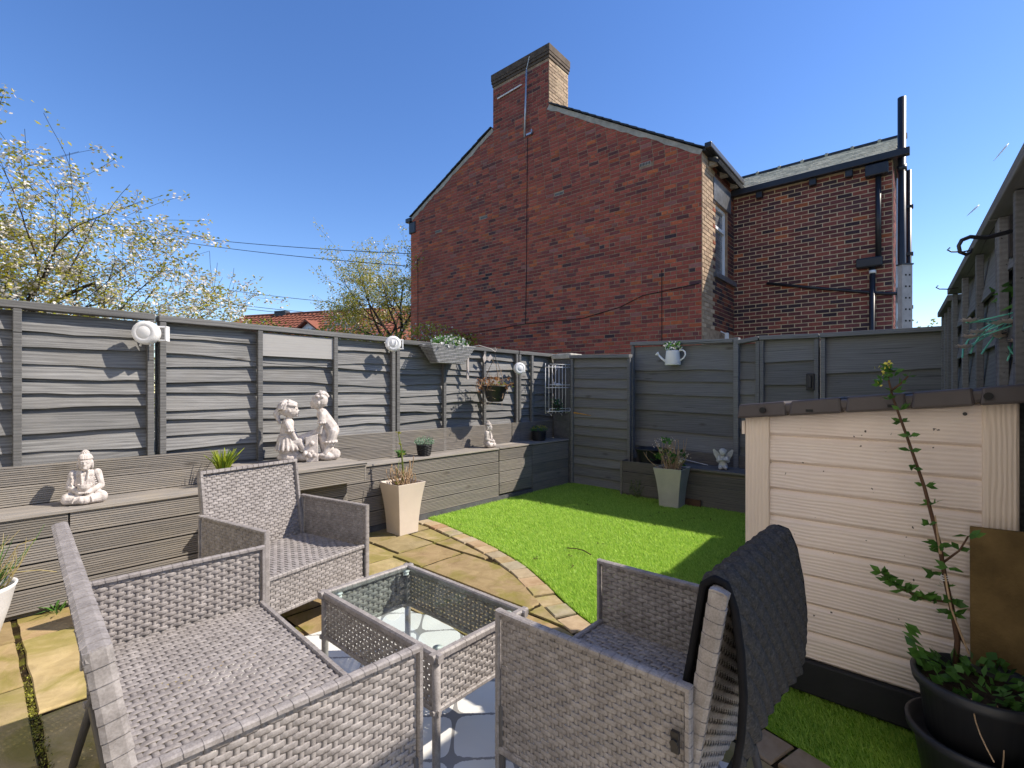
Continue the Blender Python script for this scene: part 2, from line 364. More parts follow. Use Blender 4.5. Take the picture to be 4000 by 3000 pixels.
# patio bed + flagstones
mb = MB(); mb.add([(-2.2, -2.2, -.0065), (2.95, -2.2, -.0065), (2.95, 3.75, -.0065), (-2.2, 3.75, -.0065)], [(0, 1, 2, 3)])
patio = struct(mb.build('patio', 'joint'))
def flag_piece(x0, x1, y0, y1):
    g = .009 + random.random() * .006; x0 += g; x1 -= g; y0 += g; y1 -= g
    j = lambda: random.uniform(-.004, .004)
    pts = []
    nx = 5; ny = 5
    def rx(y): return min(x1, cx(y) - .165)
    ys = [y0 + (y1 - y0) * k / ny for k in range(ny + 1)]
    if max(rx(y) for y in ys) < x0 + .04: return
    xr = lambda y: max(rx(y), x0 + .005)
    for k in range(nx): pts.append((x0 + (xr(y0) - x0) * k / nx, y0 + j()))
    for k in range(ny): pts.append((xr(ys[k]) + j() * .6, ys[k]))
    for k in range(nx): pts.append((xr(y1) + (x0 - xr(y1)) * k / nx, y1 + j()))
    for k in range(ny): pts.append((x0 + j(), y1 + (y0 - y1) * k / ny))
    cxm = sum(p[0] for p in pts) / len(pts); cym = sum(p[1] for p in pts) / len(pts)
    tl = [random.uniform(-.006, .006) for _ in range(2)]; h = random.uniform(-.002, .004)
    ring = lambda k, z: [(cxm + (p[0] - cxm) * k, cym + (p[1] - cym) * k, z + h + tl[0] * (p[0] - cxm) + tl[1] * (p[1] - cym)) for p in pts]
    m = MB(); m.loft([ring(1.0, -.03), ring(1.0, -.007), ring(.985, 0.0)])
    m.build('flagstone', 'flagstone', patio, smooth=False)
FL = [(-1.6, -.9, -2, 3.7)]
cols = [
    (-.45, .17, [-.9, -.3, .35, 1.05, 1.62, 2.16, 2.80, 3.33, 3.66]),
    (.17, .66, [-.9, -.35, .1, .75, 1.30, 1.95, 2.51, 3.32, 3.66]),
    (.66, 1.12, [-.9, -.2, .5, 1.2, 1.75, 2.35, 3.00, 3.66]),
    (1.12, 1.62, [-.9, -.4, .3, .95, 1.5, 2.05, 2.62, 3.20, 3.66]),
]
for x0, x1, ys in cols:
    for a, b in zip(ys[:-1], ys[1:]): flag_piece(x0, x1, a, b)
for r_ in [(1.62, 2.13, 2.99, 3.66), (2.13, 2.47, 3.02, 3.37), (2.13, 2.72, 3.37, 3.66), (2.47, 2.78, 3.02, 3.37), (1.62, 2.06, 2.66, 2.99), (2.06, 2.46, 2.67, 3.02),
           (2.46, 2.8, 2.45, 3.02), (1.62, 2.05, 2.10, 2.66), (2.05, 2.46, 1.70, 2.67), (2.46, 2.8, 1.7, 2.45), (1.62, 2.05, 1.70, 2.10), (1.62, 2.02, 1.2, 1.70), (2.02, 2.3, 1.2, 1.70),
           (1.62, 2.2, .75, 1.2), (1.62, 1.95, .35, .75), (1.62, 1.95, -.1, .35), (1.62, 1.95, -.6, -.1)]: flag_piece(*r_)
# setts along the curve
path = []
yy = 3.62
while yy > -.5:
    L = random.uniform(.12, .165); y2 = yy - L * .93
    a0, a1 = yy - .007, y2 + .007
    sl = (cx(a0) - cx(a1)) / (a0 - a1); nrm = Vector((1, -sl)).normalized()
    m = MB(); w0, w1 = .012, random.uniform(.135, .152)
    P = lambda y, w: Vector((cx(y), y)) - nrm * w
    q = [P(a1, w1), P(a1, w0), P(a0, w0), P(a0, w1)]; cc = sum(q, Vector((0, 0))) / 4; h = random.uniform(-.003, .006)
    rg_ = lambda k, z: [(*(cc + (p - cc) * k), z) for p in q]
    m.loft([rg_(1, -.03), rg_(1, h - .002), rg_(.93, h + .004)]); m.build('sett', 'sett', patio); yy = y2
# turf sheet and blades
mb = MB(); ys = np.linspace(3.72, -.5, 40); tp = [(cx(y) - .005, y, 0.0) for y in ys] + [(5.5, -.5, 0), (5.5, 3.72, 0)]
mb.add(tp, [tuple(range(len(tp)))])
turf = struct(mb.build('turf', 'turf_base'))
NB = 330000
bx = rng.uniform(1.75, 5.45, NB * 2); by = rng.uniform(-.2, 3.66, NB * 2)
d2 = np.hypot(bx, by); keep = (bx > np.interp(by, _cy, _cx)) & (rng.random(NB * 2) < np.clip((2.6 / d2), .28, 1))
keep &= ~((bx > 2.2) & (bx < 2.8) & (by < .58)) & ~((bx > 5.06) & (by < 2.76))
bx = bx[keep][:NB]; by = by[keep][:NB]; n = len(bx)
th = rng.uniform(0, 6.283, n); ln = rng.uniform(.014, .026, n); lean = rng.uniform(.2, 1.0, n) * ln; la = rng.normal(2.3, 1.1, n)
wv_ = rng.uniform(.0012, .0022, n) * (1 + d2[keep][:NB] * .12)
V = np.zeros((n, 3, 3), 'f'); V[:, 0, 0] = bx - np.cos(th) * wv_; V[:, 0, 1] = by - np.sin(th) * wv_; V[:, 1, 0] = bx + np.cos(th) * wv_; V[:, 1, 1] = by + np.sin(th) * wv_
V[:, 2, 0] = bx + np.cos(la) * lean; V[:, 2, 1] = by + np.sin(la) * lean; V[:, 2, 2] = ln; V[:, :2, 2] = .001
o = link('grass_blades', npmesh('grass_blades', V.reshape(-1, 3), np.arange(n * 3).reshape(-1, 3)), 'turf_blade'); o['kind'] = 'stuff'; o['label'] = 'short bright green artificial grass pile on the lawn'; o['category'] = 'grass'
# moss filling the wide joint behind the sofa
m = MB()
for k in range(2600):
    y = random.uniform(.6, 3.3); w = .016 + .006 * math.sin(y * 9)
    if .5 + .5 * math.sin(y * 5.3 + 1) < random.random() * .75: continue
    m.leaf((.17 + random.uniform(-w, w), y, -.007 + random.random() * .005), (random.gauss(0, 1), random.gauss(0, 1), random.uniform(.2, 1.2)), random.uniform(.006, .014), .006)
o = m.build('moss', 'moss', patio); o['kind'] = 'stuff'
# leaf litter on turf
for k in range(26):
    x = random.uniform(2.6, 4.9); y = random.uniform(.7, 3.4)
    if x < cx(y) + .05 or (x < 2.85 and y < .65): continue
    m = MB()
    for q in range(3): m.leaf((x + random.gauss(0, .012), y + random.gauss(0, .012), .022), (random.gauss(0, 1), random.gauss(0, 1), .1), random.uniform(.015, .035), .012, (0, 0, 1))
    tag(m.build('fallen_leaf', 'leaf_litter'), 'small curled brown dead leaf lying on the artificial lawn', 'leaf', 'dead leaves on the lawn')
m = MB(); m.tube([(3.0, 2.12, .024), (3.02, 2.05, .03), (3.02, 1.98, .03), (2.99, 1.9, .024)], .004, 5); tag(m.build('twig', 'stem'), 'thin dark twig lying on the sunlit lawn', 'twig')
for (x, y, hh) in ((.33, 3.60, .10),):
    m = MB()
    for q in range(16): a = random.uniform(0, 6.28); m.leaf((x + random.gauss(0, .01), y + random.gauss(0, .02), 0), (math.cos(a), math.sin(a), random.uniform(.3, 1.2)), hh * random.uniform(.7, 1.3), .012, (0, 0, 1))
    tag(m.build('weed', 'leaf'), {.10: 'green weed tuft beside the white pot in the paving joint', .05: 'small weed in the mossy paving joint', .07: 'leafy weed in the paving joint behind the sofa'}[hh], 'weed')

# ------------------------------------------------------------------ fences
def wob(n, amp, seed):
    r_ = random.Random(seed); a = [r_.gauss(0, 1) for _ in range(4)]; p = [r_.uniform(0, 6.28) for _ in range(4)]
    return [amp * sum(a[k] / (k + 1) * math.sin((k + .7) * 2.6 * i / n + p[k]) for k in range(4)) for i in range(n + 1)]
def lap_board(parent, x0, x1, z0, h, mat, wav=.010, bow=.006, tilt=0., yb=-.034, yt=-.004):
    n = 14; sd_ = random.randrange(10 ** 6); wb = wob(n, wav, sd_); wo = wob(n, bow, sd_ + 1); m = MB(); rings = []
    for i in range(n + 1):
        x = x0 + (x1 - x0) * i / n; dz = tilt * (x - x0); fine = random.gauss(0, wav * .12)
        zb = z0 + wb[i] + dz + fine; zt = z0 + h + dz + wb[i] * .2; y = yb - abs(wo[i])
        rings.append([(x, y, zb), (x, yt - .003 + wo[i] * .2, zt), (x, yt + .003, zt), (x, y + .012, zb)])
    m.loft(rings); return m.build('board', mat, parent)
def fence_panel(label, loc, rotz, W, H, nb, xs, mat, zb=0., z_tops=None, wav=.019, group='timber fence panels', cap=True, tilt=0., patch=None, sl=0.):
    t = thing('timber_fence', label, 'fence', loc, rotz, group)
    if z_tops is None:
        e = [zb + (H - .05 - zb) * k / nb + random.uniform(-.012, .012) for k in range(nb + 1)]; e[0] = zb; e[-1] = H - .04
    else: e = z_tops
    for k in range(len(e) - 1):
        lap_board(t, .005, W - .005, e[k], e[k + 1] - e[k] + (.035 if k < len(e) - 2 else .0), mat, wav if k else .002, wav * .55, tilt + random.uniform(-.008, .008))
    for x in xs:
        w = .036; m = MB(); dx = random.uniform(-.004, .004)
        m.box(x - w / 2 + dx, x + w / 2 + dx, *((-.078, -.046) if mat == 'fence_wood' else (-.058, -.030)), zb, H - .045 + sl * x); m.build('batten', 'fence_batten' if mat == 'fence_wood' else mat, t, bevel=.003)
    if cap:
        m = MB(); m.hexa([(0, -.082, H - .042), (W, -.082, H - .042 + sl * W), (W, .012, H - .042 + sl * W), (0, .012, H - .042), (0, -.082, H), (W, -.082, H + sl * W), (W, .012, H + sl * W), (0, .012, H)])
        m.build('top_rail', 'fence_batten' if mat == 'fence_wood' else mat, t, bevel=.004)
    if patch:
        x0, x1, z0, z1 = patch; m = MB(); m.box(x0, x1, -.062, -.052, z0, z1); m.build('patch_board', 'patch_ply', t, label='smooth grey plywood patch screwed over the top boards')
    m = MB(); m.box(.0, W, .016, .03, zb, H - .08); m.build('back_rail', mat, t)
    return t
FY = 4.005
fence_panel('grey weathered lap panel behind the large cross-legged statue, the end of the long fence', (-.98, FY, 0), 0, 1.82, 1.715, 14, [.02, .6, 1.18, 1.80], 'fence_wood', .30)
fence_panel('grey weathered lap panel with a smooth patch board at its top', (.862, FY, 0), 0, 1.875, 1.71, 14, [.02, .645, 1.27, 1.855], 'fence_wood', .30, patch=(.668, 1.25, 1.475, 1.652))
fence_panel('grey weathered lap panel carrying the wicker flower trough and hanging basket', (2.755, FY, 0), 0, 1.785, 1.70, 14, [.02, .605, 1.20, 1.765], 'fence_wood', .30, wav=.021)
fence_panel('short grey weathered lap panel between hanging basket and block pillar', (4.555, FY, 0), 0, .78, 1.70, 14, [.02, .26, .76], 'fence_wood', .30, wav=.012)
# back run (faces the house side, in shade)
BR = -R(90)
GATE = fence_panel('dark narrow gate-width panel of close boards with a split orange board', (5.25, 3.612, 0), BR, .847, 1.665, 13, [.02, .827], 'fence_paint', .02, wav=.004, tilt=-.02, sl=-.035)
P2 = fence_panel('dark wide panel behind the watering can with a gap between two boards', (5.47, 2.868, 0), BR, 1.195, 1.80, 0, [.02], 'fence_paint', .10, z_tops=[.10, .33, .55, .76, .97, 1.17, 1.33, 1.46, 1.74], wav=.006, tilt=-.03, sl=-.036)
fence_panel('dark slim leaning panel between two posts', (5.46, 1.64, 0), BR, .215, 1.735, 9, [.20], 'fence_paint', .10, wav=.003, sl=.13)
fence_panel('dark panel with a black latch beside the storage shed', (5.46, 1.415, 0), BR, .52, 1.765, 7, [.02, .50], 'fence_paint', .10, wav=.003, sl=-.03)
fence_panel('dark panel of wide boards meeting the corner behind the shed', (5.46, .885, 0), BR, .93, 1.75, 5, [.02, .90], 'fence_paint', .10, wav=.008, sl=-.01)
po = MB(); po.box(0, .05, -.03, .05, 0, 1.765); tag(po.build('fence_post', 'fence_paint', None, loc=(5.41, 1.665, 0), rot=(0, 0, BR), bevel=.004), 'dark slim fence post beside the watering can panel', 'post')
# gate furniture on panels
m = MB(); m.box(0, .07, -.075, -.05, 0, .16); m.box(.02, .05, -.10, -.075, .02, .14); tag(m.build('gate_latch', 'black_plastic', None, loc=(5.46, 1.0, 1.21), rot=(0, 0, BR), bevel=.006), 'black upright latch box on the dark panel', 'latch')
m = MB(); m.hexa([(.04, -.040, .915), (.30, -.040, .893), (.30, -.036, .893), (.04, -.036, .915), (.04, -.040, .935), (.30, -.040, .897), (.30, -.036, .897), (.04, -.036, .935)]); m.build('split_timber', 'raw_timber', GATE, label='raw orange split in a dark board')
# right run, nearly edge-on
rr = 3.5
def rp(x): return -.035 - (5.45 - x) * math.tan(R(rr))
x = 5.43
for i, (w, H, lab) in enumerate(((.95, 1.86, 'dark lap panel running towards the house from the shaded corner'), (1.83, 1.90, 'dark lap panel above the shed carrying the iron scroll bracket'), (1.0, 1.90, 'dark lap panel end beyond the plant pots'))):
    fence_panel(lab, (x, rp(x), 0), R(180 + rr), w, H, 8, [.02, w * .34, w * .67, w - .02], 'fence_paint', .03, wav=.012)
    x -= (w + .012) * math.cos(R(rr))

# ------------------------------------------------------------------ decking benches
def deck_board(parent, x0, x1, z0, z1, y, mat='deck_wood', th=.024, ng=8, name='deck_board'):
    prof = [(th, z0), (0, z0)]; H = z1 - z0; p = H / (ng + 1)
    for k in range(1, ng + 1):
        zc = z0 + p * k; g = p * .20
        prof += [(0, zc - g), (.0075, zc - g * .7), (.0075, zc + g * .7), (0, zc + g)]
    prof += [(0, z1), (th, z1)]; m = MB()
    j0, j1 = random.uniform(0, .004), random.uniform(0, .004); dy = random.uniform(-.002, .002)
    m.loft([[(x0 + j0, y + a + dy, b) for a, b in prof], [(x1 - j1, y + a + dy, b) for a, b in prof]])
    return m.build(name, mat, parent)
def plank(parent, x0, x1, y0, y1, z0, z1, mat='deck_top', name='seat_board'):
    m = MB(); m.box(x0, x1, y0, y1, z0, z1); return m.build(name, mat, parent, bevel=.003)
# long left bench
b = thing('bench', 'long grey decking bench carrying the large white cross-legged statue', 'bench', (0, 3.62, 0))
zz = [.03 + .128 * k for k in range(5)]
for i, (a_, b_) in enumerate(((-1.2, .38), (.384, 1.27))):
    for z in zz[:4]: deck_board(b, a_, b_, z, z + .116, 0)
plank(b, -1.2, 1.27, -.012, .148, .528, .548); plank(b, -1.2, 1.27, .152, .318, .527, .546)
for z in (.552, .666): deck_board(b, -1.2, 1.22, z, z + .108, .300, th=.022, name='back_board')
m = MB(); m.box(-1.2, 1.25, .03, .28, 0, .52); m.build('bearer', 'deck_dark', b)
# raised platform for the children statue
b = thing('plinth_bench', 'raised grey decking plinth under the statue of two children', 'bench', (1.29, 3.28, 0))
plank(b, -.02, .735, -.012, .33, .640, .664); plank(b, -.02, .735, .334, .66, .639, .662)
deck_board(b, 0, .715, .525, .636, 0); deck_board(b, .0, .0, .525, .636, 0) if False else None
m = MB(); m.box(.718, .733, 0, .40, .525, .636); m.build('end_board', 'deck_wood', b)
for z in (.03, .155, .28, .405): deck_board(b, 0, .66, z, z + .117, .14)
m = MB(); m.box(.005, .655, .17, .64, 0, .635); m.build('bearer', 'deck_dark', b)
# right bench
b = thing('bench', 'grey decking bench by the lawn carrying the small black wicker pots', 'bench', (2.03, 3.64, 0))
for (a_, b_, zs) in ((0, 1.845, [.055 + .127 * k for k in range(4)]), (1.853, 2.42, [.075 + .122 * k for k in range(4)]), (2.428, 3.16, [.0 + .112 * k for k in range(5)])):
    for z in zs: deck_board(b, a_, b_, z, z + (.117 if zs[0] == .055 else .113 if zs[0] > .06 else .104), 0)
for a_, b_, dz in ((0, 1.845, 0), (1.853, 2.42, .003), (2.428, 3.16, .001)): plank(b, a_, b_, -.012, .138, .562 + dz, .580 + dz); plank(b, a_, b_, .142, .28, .561 + dz, .579 + dz)
for a_, b_ in ((.06, 2.38), (2.386, 3.24)):
    for z in (.583, .700): deck_board(b, a_, b_, z, z + .113, .285, th=.022, name='back_board')
m = MB(); m.box(.01, 3.15, .03, .26, 0, .555); m.build('bearer', 'deck_dark', b)
m = MB(); m.box(.0, 2.42, -.01, .03, -.01, .05); m.build('footing', 'block', b)
# bench under the back fence
b = thing('bench', 'dark decking bench against the shaded back fence with planter end', 'bench', (5.05, 2.79, 0), BR)
for z in (.03, .155, .28): deck_board(b, 0, .62, z, z + .115, 0, 'deck_dark')
for z in (.005, .115, .225): deck_board(b, .624, 2.3, z, z + .105, .0, 'deck_dark')
plank(b, .60, 2.3, -.014, .18, .372, .396, 'deck_dark'); plank(b, .60, 2.3, .184, .345, .371, .394, 'deck_dark')
deck_board(b, .60, 2.3, .40, .525, .345, 'deck_dark', name='back_board')
m = MB(); m.box(-.024, 0, 0, .38, .0, .40); m.build('end_board', 'deck_dark', b)
m = MB(); m.box(0, .6, .028, .36, 0, .18); m.build('bearer', 'deck_dark', b); m = MB(); m.box(.63, 2.3, .03, .34, 0, .365); m.build('bearer', 'deck_dark', b)
m = MB(); m.box(.0, .60, .34, .36, .2, .405); m.build('back_board', 'deck_dark', b)
m = MB(); m.box(0, .20, -.02, -.002, 0, .075); tag(m.build('timber_offcut', 'stem', None, loc=(5.03, 2.07, 0.004), rot=(0, 0, BR), bevel=.003), 'short brown timber offcut on the lawn behind the grey planter', 'timber')
# pillar
p = thing('block_pillar', 'dark painted block pillar with pale stone cap at the fence corner', 'pillar', (5.2, 3.62, 0))
z = 0
for k in range(8):
    h = .202; m = MB(); m.box(random.uniform(0, .006), .22, random.uniform(0, .006), .27, z + .006, z + h); m.build('block', 'block', p, bevel=.004); z += h
m = MB(); m.box(.004, .215, .004, .265, 0, z); m.build('mortar_core', 'block', p)
m = MB(); m.box(-.025, .245, -.025, .29, z + .004, z + .075); m.build('cap_stone', 'cap_stone', p, bevel=.012)

# ------------------------------------------------------------------ brick house
HO = thing('brick_house', 'red brick end-of-terrace house with gable chimney and rear extension', 'house', (8.53, 3.16, 0), R(1.5))
GW = 8.04
def gable_top(s):
    zr = 5.38 + .620 * s; zl = 6.06 + .469 * (7.97 - s); z = min(zr, zl)
    if 3.28 <= s <= 4.92: z = 8.48
    return z
BR_L, BR_H = .225, .075
BRICKS = []   # (wall, a0,a1,z0,z1,color)
PAL = [((.47, .112, .070), 5), ((.41, .098, .068), 5), ((.34, .086, .066), 4), ((.25, .072, .062), 2.0), ((.16, .062, .058), .5), ((.54, .130, .062), 1.7), ((.36, .14, .115), .7), ((.58, .15, .06), .4)]
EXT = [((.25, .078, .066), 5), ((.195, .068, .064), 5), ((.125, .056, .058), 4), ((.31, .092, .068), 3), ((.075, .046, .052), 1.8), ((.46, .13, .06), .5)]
CHM = [((0.331, 0.083, 0.064), 5), ((0.262, 0.073, 0.061), 5), ((0.400, 0.091, 0.066), 4), ((0.138, 0.057, 0.057), 2)]
RED = [((.62, .15, .085), 5), ((.66, .17, .09), 4), ((.54, .13, .08), 3)]
YEL = [((.42, .30, .20), 5), ((.48, .34, .23), 4), ((.36, .25, .17), 3)]
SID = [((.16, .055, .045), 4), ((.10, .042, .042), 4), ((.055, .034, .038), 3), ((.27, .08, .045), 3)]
def pick(p): 
    c = random.choices([q[0] for q in p], [q[1] for q in p])[0]; k = random.uniform(.82, 1.18); return tuple(v * k for v in c)
def courses(wall, lim, z0, z1, pal, header_every=5, red_edge=False, pal_fn=None):
    z = z0; k = 0
    while z + BR_H <= z1 + 1e-6:
        zm = z + BR_H / 2; rng_ = lim(zm)
        if rng_:
            hd = header_every and k % header_every == 2; L = BR_L / 2 if hd else BR_L
            off = (0 if k % 2 else L / 2) if not hd else L / 2 * (k % 2)
            for (s0, s1, holes) in [rng_]:
                a = s0 - off
                while a < s1:
                    a0, a1 = max(a, s0), min(a + L, s1); mid = (a0 + a1) / 2
                    if a1 - a0 > .03 and not any(h[0] < mid < h[1] and h[2] < zm < h[3] for h in holes):
                        for h in holes:
                            if h[2] < zm < h[3]:
                                if a0 < h[0] < a1: a1 = h[0]
                                if a0 < h[1] < a1: a0 = h[1]
                        BRICKS.append((wall, a0 + .0052, a1 - .0052, z + .0052, z + BR_H - .0052, pick(pal_fn(mid, zm, k) if pal_fn else pal)))
                    a += L
        z += BR_H; k += 1
vents = [(1.05, 5.47), (3.0, 5.42), (5.22, 5.42), (6.89, 5.44)]
vh = [(s - .115, s + .115, z - .035, z + .035) for s, z in vents]
def lim_g(z):
    if z < 5.38: s0 = 0
    else: s0 = (z - 5.38) / .62
    s1 = GW if z < 6.02 else 7.97 - (z - 6.06) / .469
    if z > 7.40: s0 = max(3.28, min(s0, 3.28) if z > 7.42 else s0); s1 = min(s1, 4.92) if z > 7.5 else s1
    if z > 7.42: s0 = 3.28
    if z > 7.49: s1 = 4.92
    return (s0, s1, vh)
def gpal(s, z, k):
    if s > 7.62 + .10 * ((k // 3) % 2) and z < 5.6: return RED
    if z > 7.45: return CHM
    dk = (z < 4.4 and random.random() < .10) or (4.85 < s < 5.35 and 3.6 < z < 5.0 and random.random() < .45)
    return EXT if dk else PAL
courses('g', lim_g, .9, 8.45, PAL, 5, pal_fn=gpal)
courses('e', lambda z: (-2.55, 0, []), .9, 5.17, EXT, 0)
WIN = (.72, 1.46, 3.40, 4.72)
side_h = [WIN, (.60, 1.62, 4.72, 5.14), (.62, 1.87, 3.30, 3.40), (.31, 1.79, 0, 2.34)]
def spal(s, z, k): return YEL if s < .62 else SID
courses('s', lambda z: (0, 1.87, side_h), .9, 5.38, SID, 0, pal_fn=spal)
courses('c', lambda z: (0, .75, []), 7.38, 8.45, YEL, 0)     # chimney flank
courses('x', lambda z: (0, 1.5, []), .9, 5.17, EXT, 0)       # extension flank
def brick_box(w, a0, a1, z0, z1):
    pr_ = random.uniform(.004, .009)
    if w == 'g': P_ = lambda a, z, d: (-d, a, z)
    elif w == 'e': P_ = lambda a, z, d: (1.87 - d, a, z)
    elif w == 's': P_ = lambda a, z, d: (a, -d, z)
    elif w == 'c': P_ = lambda a, z, d: (a, 3.28 - d, z)
    else: P_ = lambda a, z, d: (1.87 + a, -2.55 - d, z)
    e_ = .003
    vs_ = [P_(a0, z0, -.01), P_(a1, z0, -.01), P_(a1, z1, -.01), P_(a0, z1, -.01), P_(a0 + e_, z0 + e_, pr_), P_(a1 - e_, z0 + e_, pr_), P_(a1 - e_, z1 - e_, pr_), P_(a0 + e_, z1 - e_, pr_)]
    fs_ = [(4, 5, 6, 7), (0, 1, 5, 4), (1, 2, 6, 5), (2, 3, 7, 6), (3, 0, 4, 7)]
    if w in ('g', 'e'): fs_ = [f[::-1] for f in fs_]
    return vs_, fs_
# wall cores
m = MB(); prof = [(0, -.2), (GW, -.2), (GW, 6.02), (7.97, 6.05), (4.92, 7.49), (4.92, 8.46), (3.28, 8.46), (3.28, 7.41), (0, 5.38)]
m.loft([[(0, s, z) for s, z in prof], [(.3, s, z) for s, z in prof]])
gw = m.build('gable_wall', 'mortar', HO)
m = MB(); m.box(1.87, 2.1, -2.55, -.001, -.2, 5.2); m.box(2.1, 3.4, -2.55, -2.3, -.2, 5.2); ew = m.build('extension_wall', 'mortar_light', HO)
m = MB(); m.box(.301, WIN[0], .0, .25, -.2, 5.38); m.box(WIN[1], 1.868, 0, .25, -.2, 5.38); m.box(WIN[0], WIN[1], 0, .25, -.2, WIN[2]); m.box(WIN[0], WIN[1], 0, .25, WIN[3], 5.38); m.box(2.1, 8, 0, .25, -.2, 5.38)
sw = m.build('side_wall', 'mortar', HO)
m = MB(); m.box(.001, .75, 3.28, 4.92, 7.3, 8.46); ch = m.build('chimney', 'mortar_light', HO)
walls = {'g': gw, 'e': ew, 's': sw, 'c': ch, 'x': ew}
# 300 largest in view become bricks of their own
def bdist(b): 
    w, a0, a1, z0, z1, c = b
    if w == 'e': return math.hypot(1.87, a0) - 2.5 + (8.53 + 1.87) - 2 + (9 if z0 < 1.75 or a0 < -2.5 else 0)
    if w == 'g': return 8.53 + a0 * .55 - .1 + (9 if z0 < 1.75 else 0)
    return 99
order = sorted(range(len(BRICKS)), key=lambda i: bdist(BRICKS[i]) + random.random() * .001)
solo = [i for i in order if BRICKS[i][0] == 'e'][:150] + [i for i in order if BRICKS[i][0] == 'g'][:149]
solo_s = set(solo); fields = {}
for i, bk in enumerate(BRICKS):
    vs_, fs_ = brick_box(*bk[:5])
    if i in solo_s:
        me = bpy.data.meshes.new('brick'); c0 = [sum(v[k] for v in vs_) / 8 for k in range(3)]
        me.from_pydata([tuple(v[k] - c0[k] for k in range(3)) for v in vs_], [], fs_)
        o = link('brick', me, 'brick', walls[bk[0]], loc=c0); o.color = (*bk[5], 1)
    else: fields.setdefault(bk[0], []).append((vs_, fs_, bk[5]))
for w, L in fields.items():
    m = MB(); cols_ = []
    for vs_, fs_, c in L: m.add(vs_, fs_); cols_ += [c] * len(fs_)
    o = m.build('brickwork', 'brick_field', walls[w]); o['kind'] = 'stuff'
    at = o.data.attributes.new('tint', 'FLOAT_COLOR', 'FACE'); at.data.foreach_set('color', np.array([(*c, 1) for c in cols_], 'f').ravel())
# air bricks
for s, z in vents:
    m = MB(); m.box(-.012, .0, s - .11, s + .11, z - .033, z + .033); v_ = m.build('air_brick', 'cement', gw)
    m = MB()
    for k in range(7): m.box(-.0145, -.0125, s - .10 + k * .03, s - .084 + k * .03, z - .024, z + .024)
    m.build('slots', 'rubber', gw)
# mortar fillet at the verge, slates
def verge(s0, z0, s1, z1, name):
    n_ = 26; d = Vector((s1 - s0, z1 - z0)).normalized(); nr = Vector((-d.y, d.x)) * (1 if d.x > 0 else -1)
    m = MB(); r0, r1 = [], []
    for k in range(n_ + 1):
        s = s0 + (s1 - s0) * k / n_; z = z0 + (z1 - z0) * k / n_; w = .10 + random.gauss(0, .012)
        r0.append((-.016, s, z)); r1.append((-.016 + random.gauss(0, .003), s - nr.x * w, z - nr.y * w))
    nv = n_ + 1
    m.add(r0 + r1 + [(0, p[1], p[2]) for p in r0] + [(0, p[1], p[2]) for p in r1], [(k, k + 1, nv + k + 1, nv + k) for k in range(n_)] + [(nv + k, nv + k + 1, 3 * nv + k + 1, 3 * nv + k) for k in range(n_)] + [(2 * nv + k, 2 * nv + k + 1, k + 1, k) for k in range(n_)])
    m.build('verge_mortar', 'cement', HO)
    L = math.hypot(s1 - s0, z1 - z0); ns = int(L / .21)
    for k in range(ns + 1):
        a = k * .21; b_ = a + .34; m = MB(); up = .012
        pa = Vector((s0, z0)) + d * (a - .02); pb = Vector((s0, z0)) + d * min(b_, L); low = (z1 > z0)
        pts = []
        for q, lift in ((pa, .03), (pb, .012)):
            for off in (0, .018): pts.append(q + nr * (lift + off))
        x0 = -.055 - random.random() * .012; x1 = 8.0 if k % 1 == 0 else 1
        m.hexa([(x0, *pts[0]), (x0, *pts[2]), (.62, *pts[2]), (.62, *pts[0]), (x0, *pts[1]), (x0, *pts[3]), (.62, *pts[3]), (.62, *pts[1])]); m.build('slate', 'slate_dark', HO)
    m = MB(); p0 = Vector((s0, z0)) - d * .22 + nr * .006; p1 = Vector((s1, z1)) + nr * .006; q0 = p0 - nr * .06; q1 = p1 - nr * .06
    m.hexa([(.3, *q0), (.3, *q1), (8, *q1), (8, *q0), (.3, *p0), (.3, *p1), (8, *p1), (8, *p0)]); m.build('roof', 'slate_dark', HO)
verge(-.02, 5.40, 3.26, 7.43, 'r'); verge(8.02, 6.06, 4.94, 7.50, 'l')
m = MB(); m.box(.76, 8, 3.2, 4.94, 7.43, 7.52); m.build('ridge_cap', 'slate_dark', HO)
# chimney head: corbels
for z0, z1, o_ in ((8.46, 8.53, .018), (8.53, 8.60, .034), (8.60, 8.76, .04)):
    a = -o_
    m = MB(); m.box(-o_, .75 + o_, 3.28 - o_, 4.92 + o_, z0 + .003, z1); m.build('corbel', 'chim_head', ch, bevel=.01)
m = MB(); m.box(.1, .65, 3.45, 4.75, 8.76, 8.80); m.build('flaunching', 'cement', ch, bevel=.02)
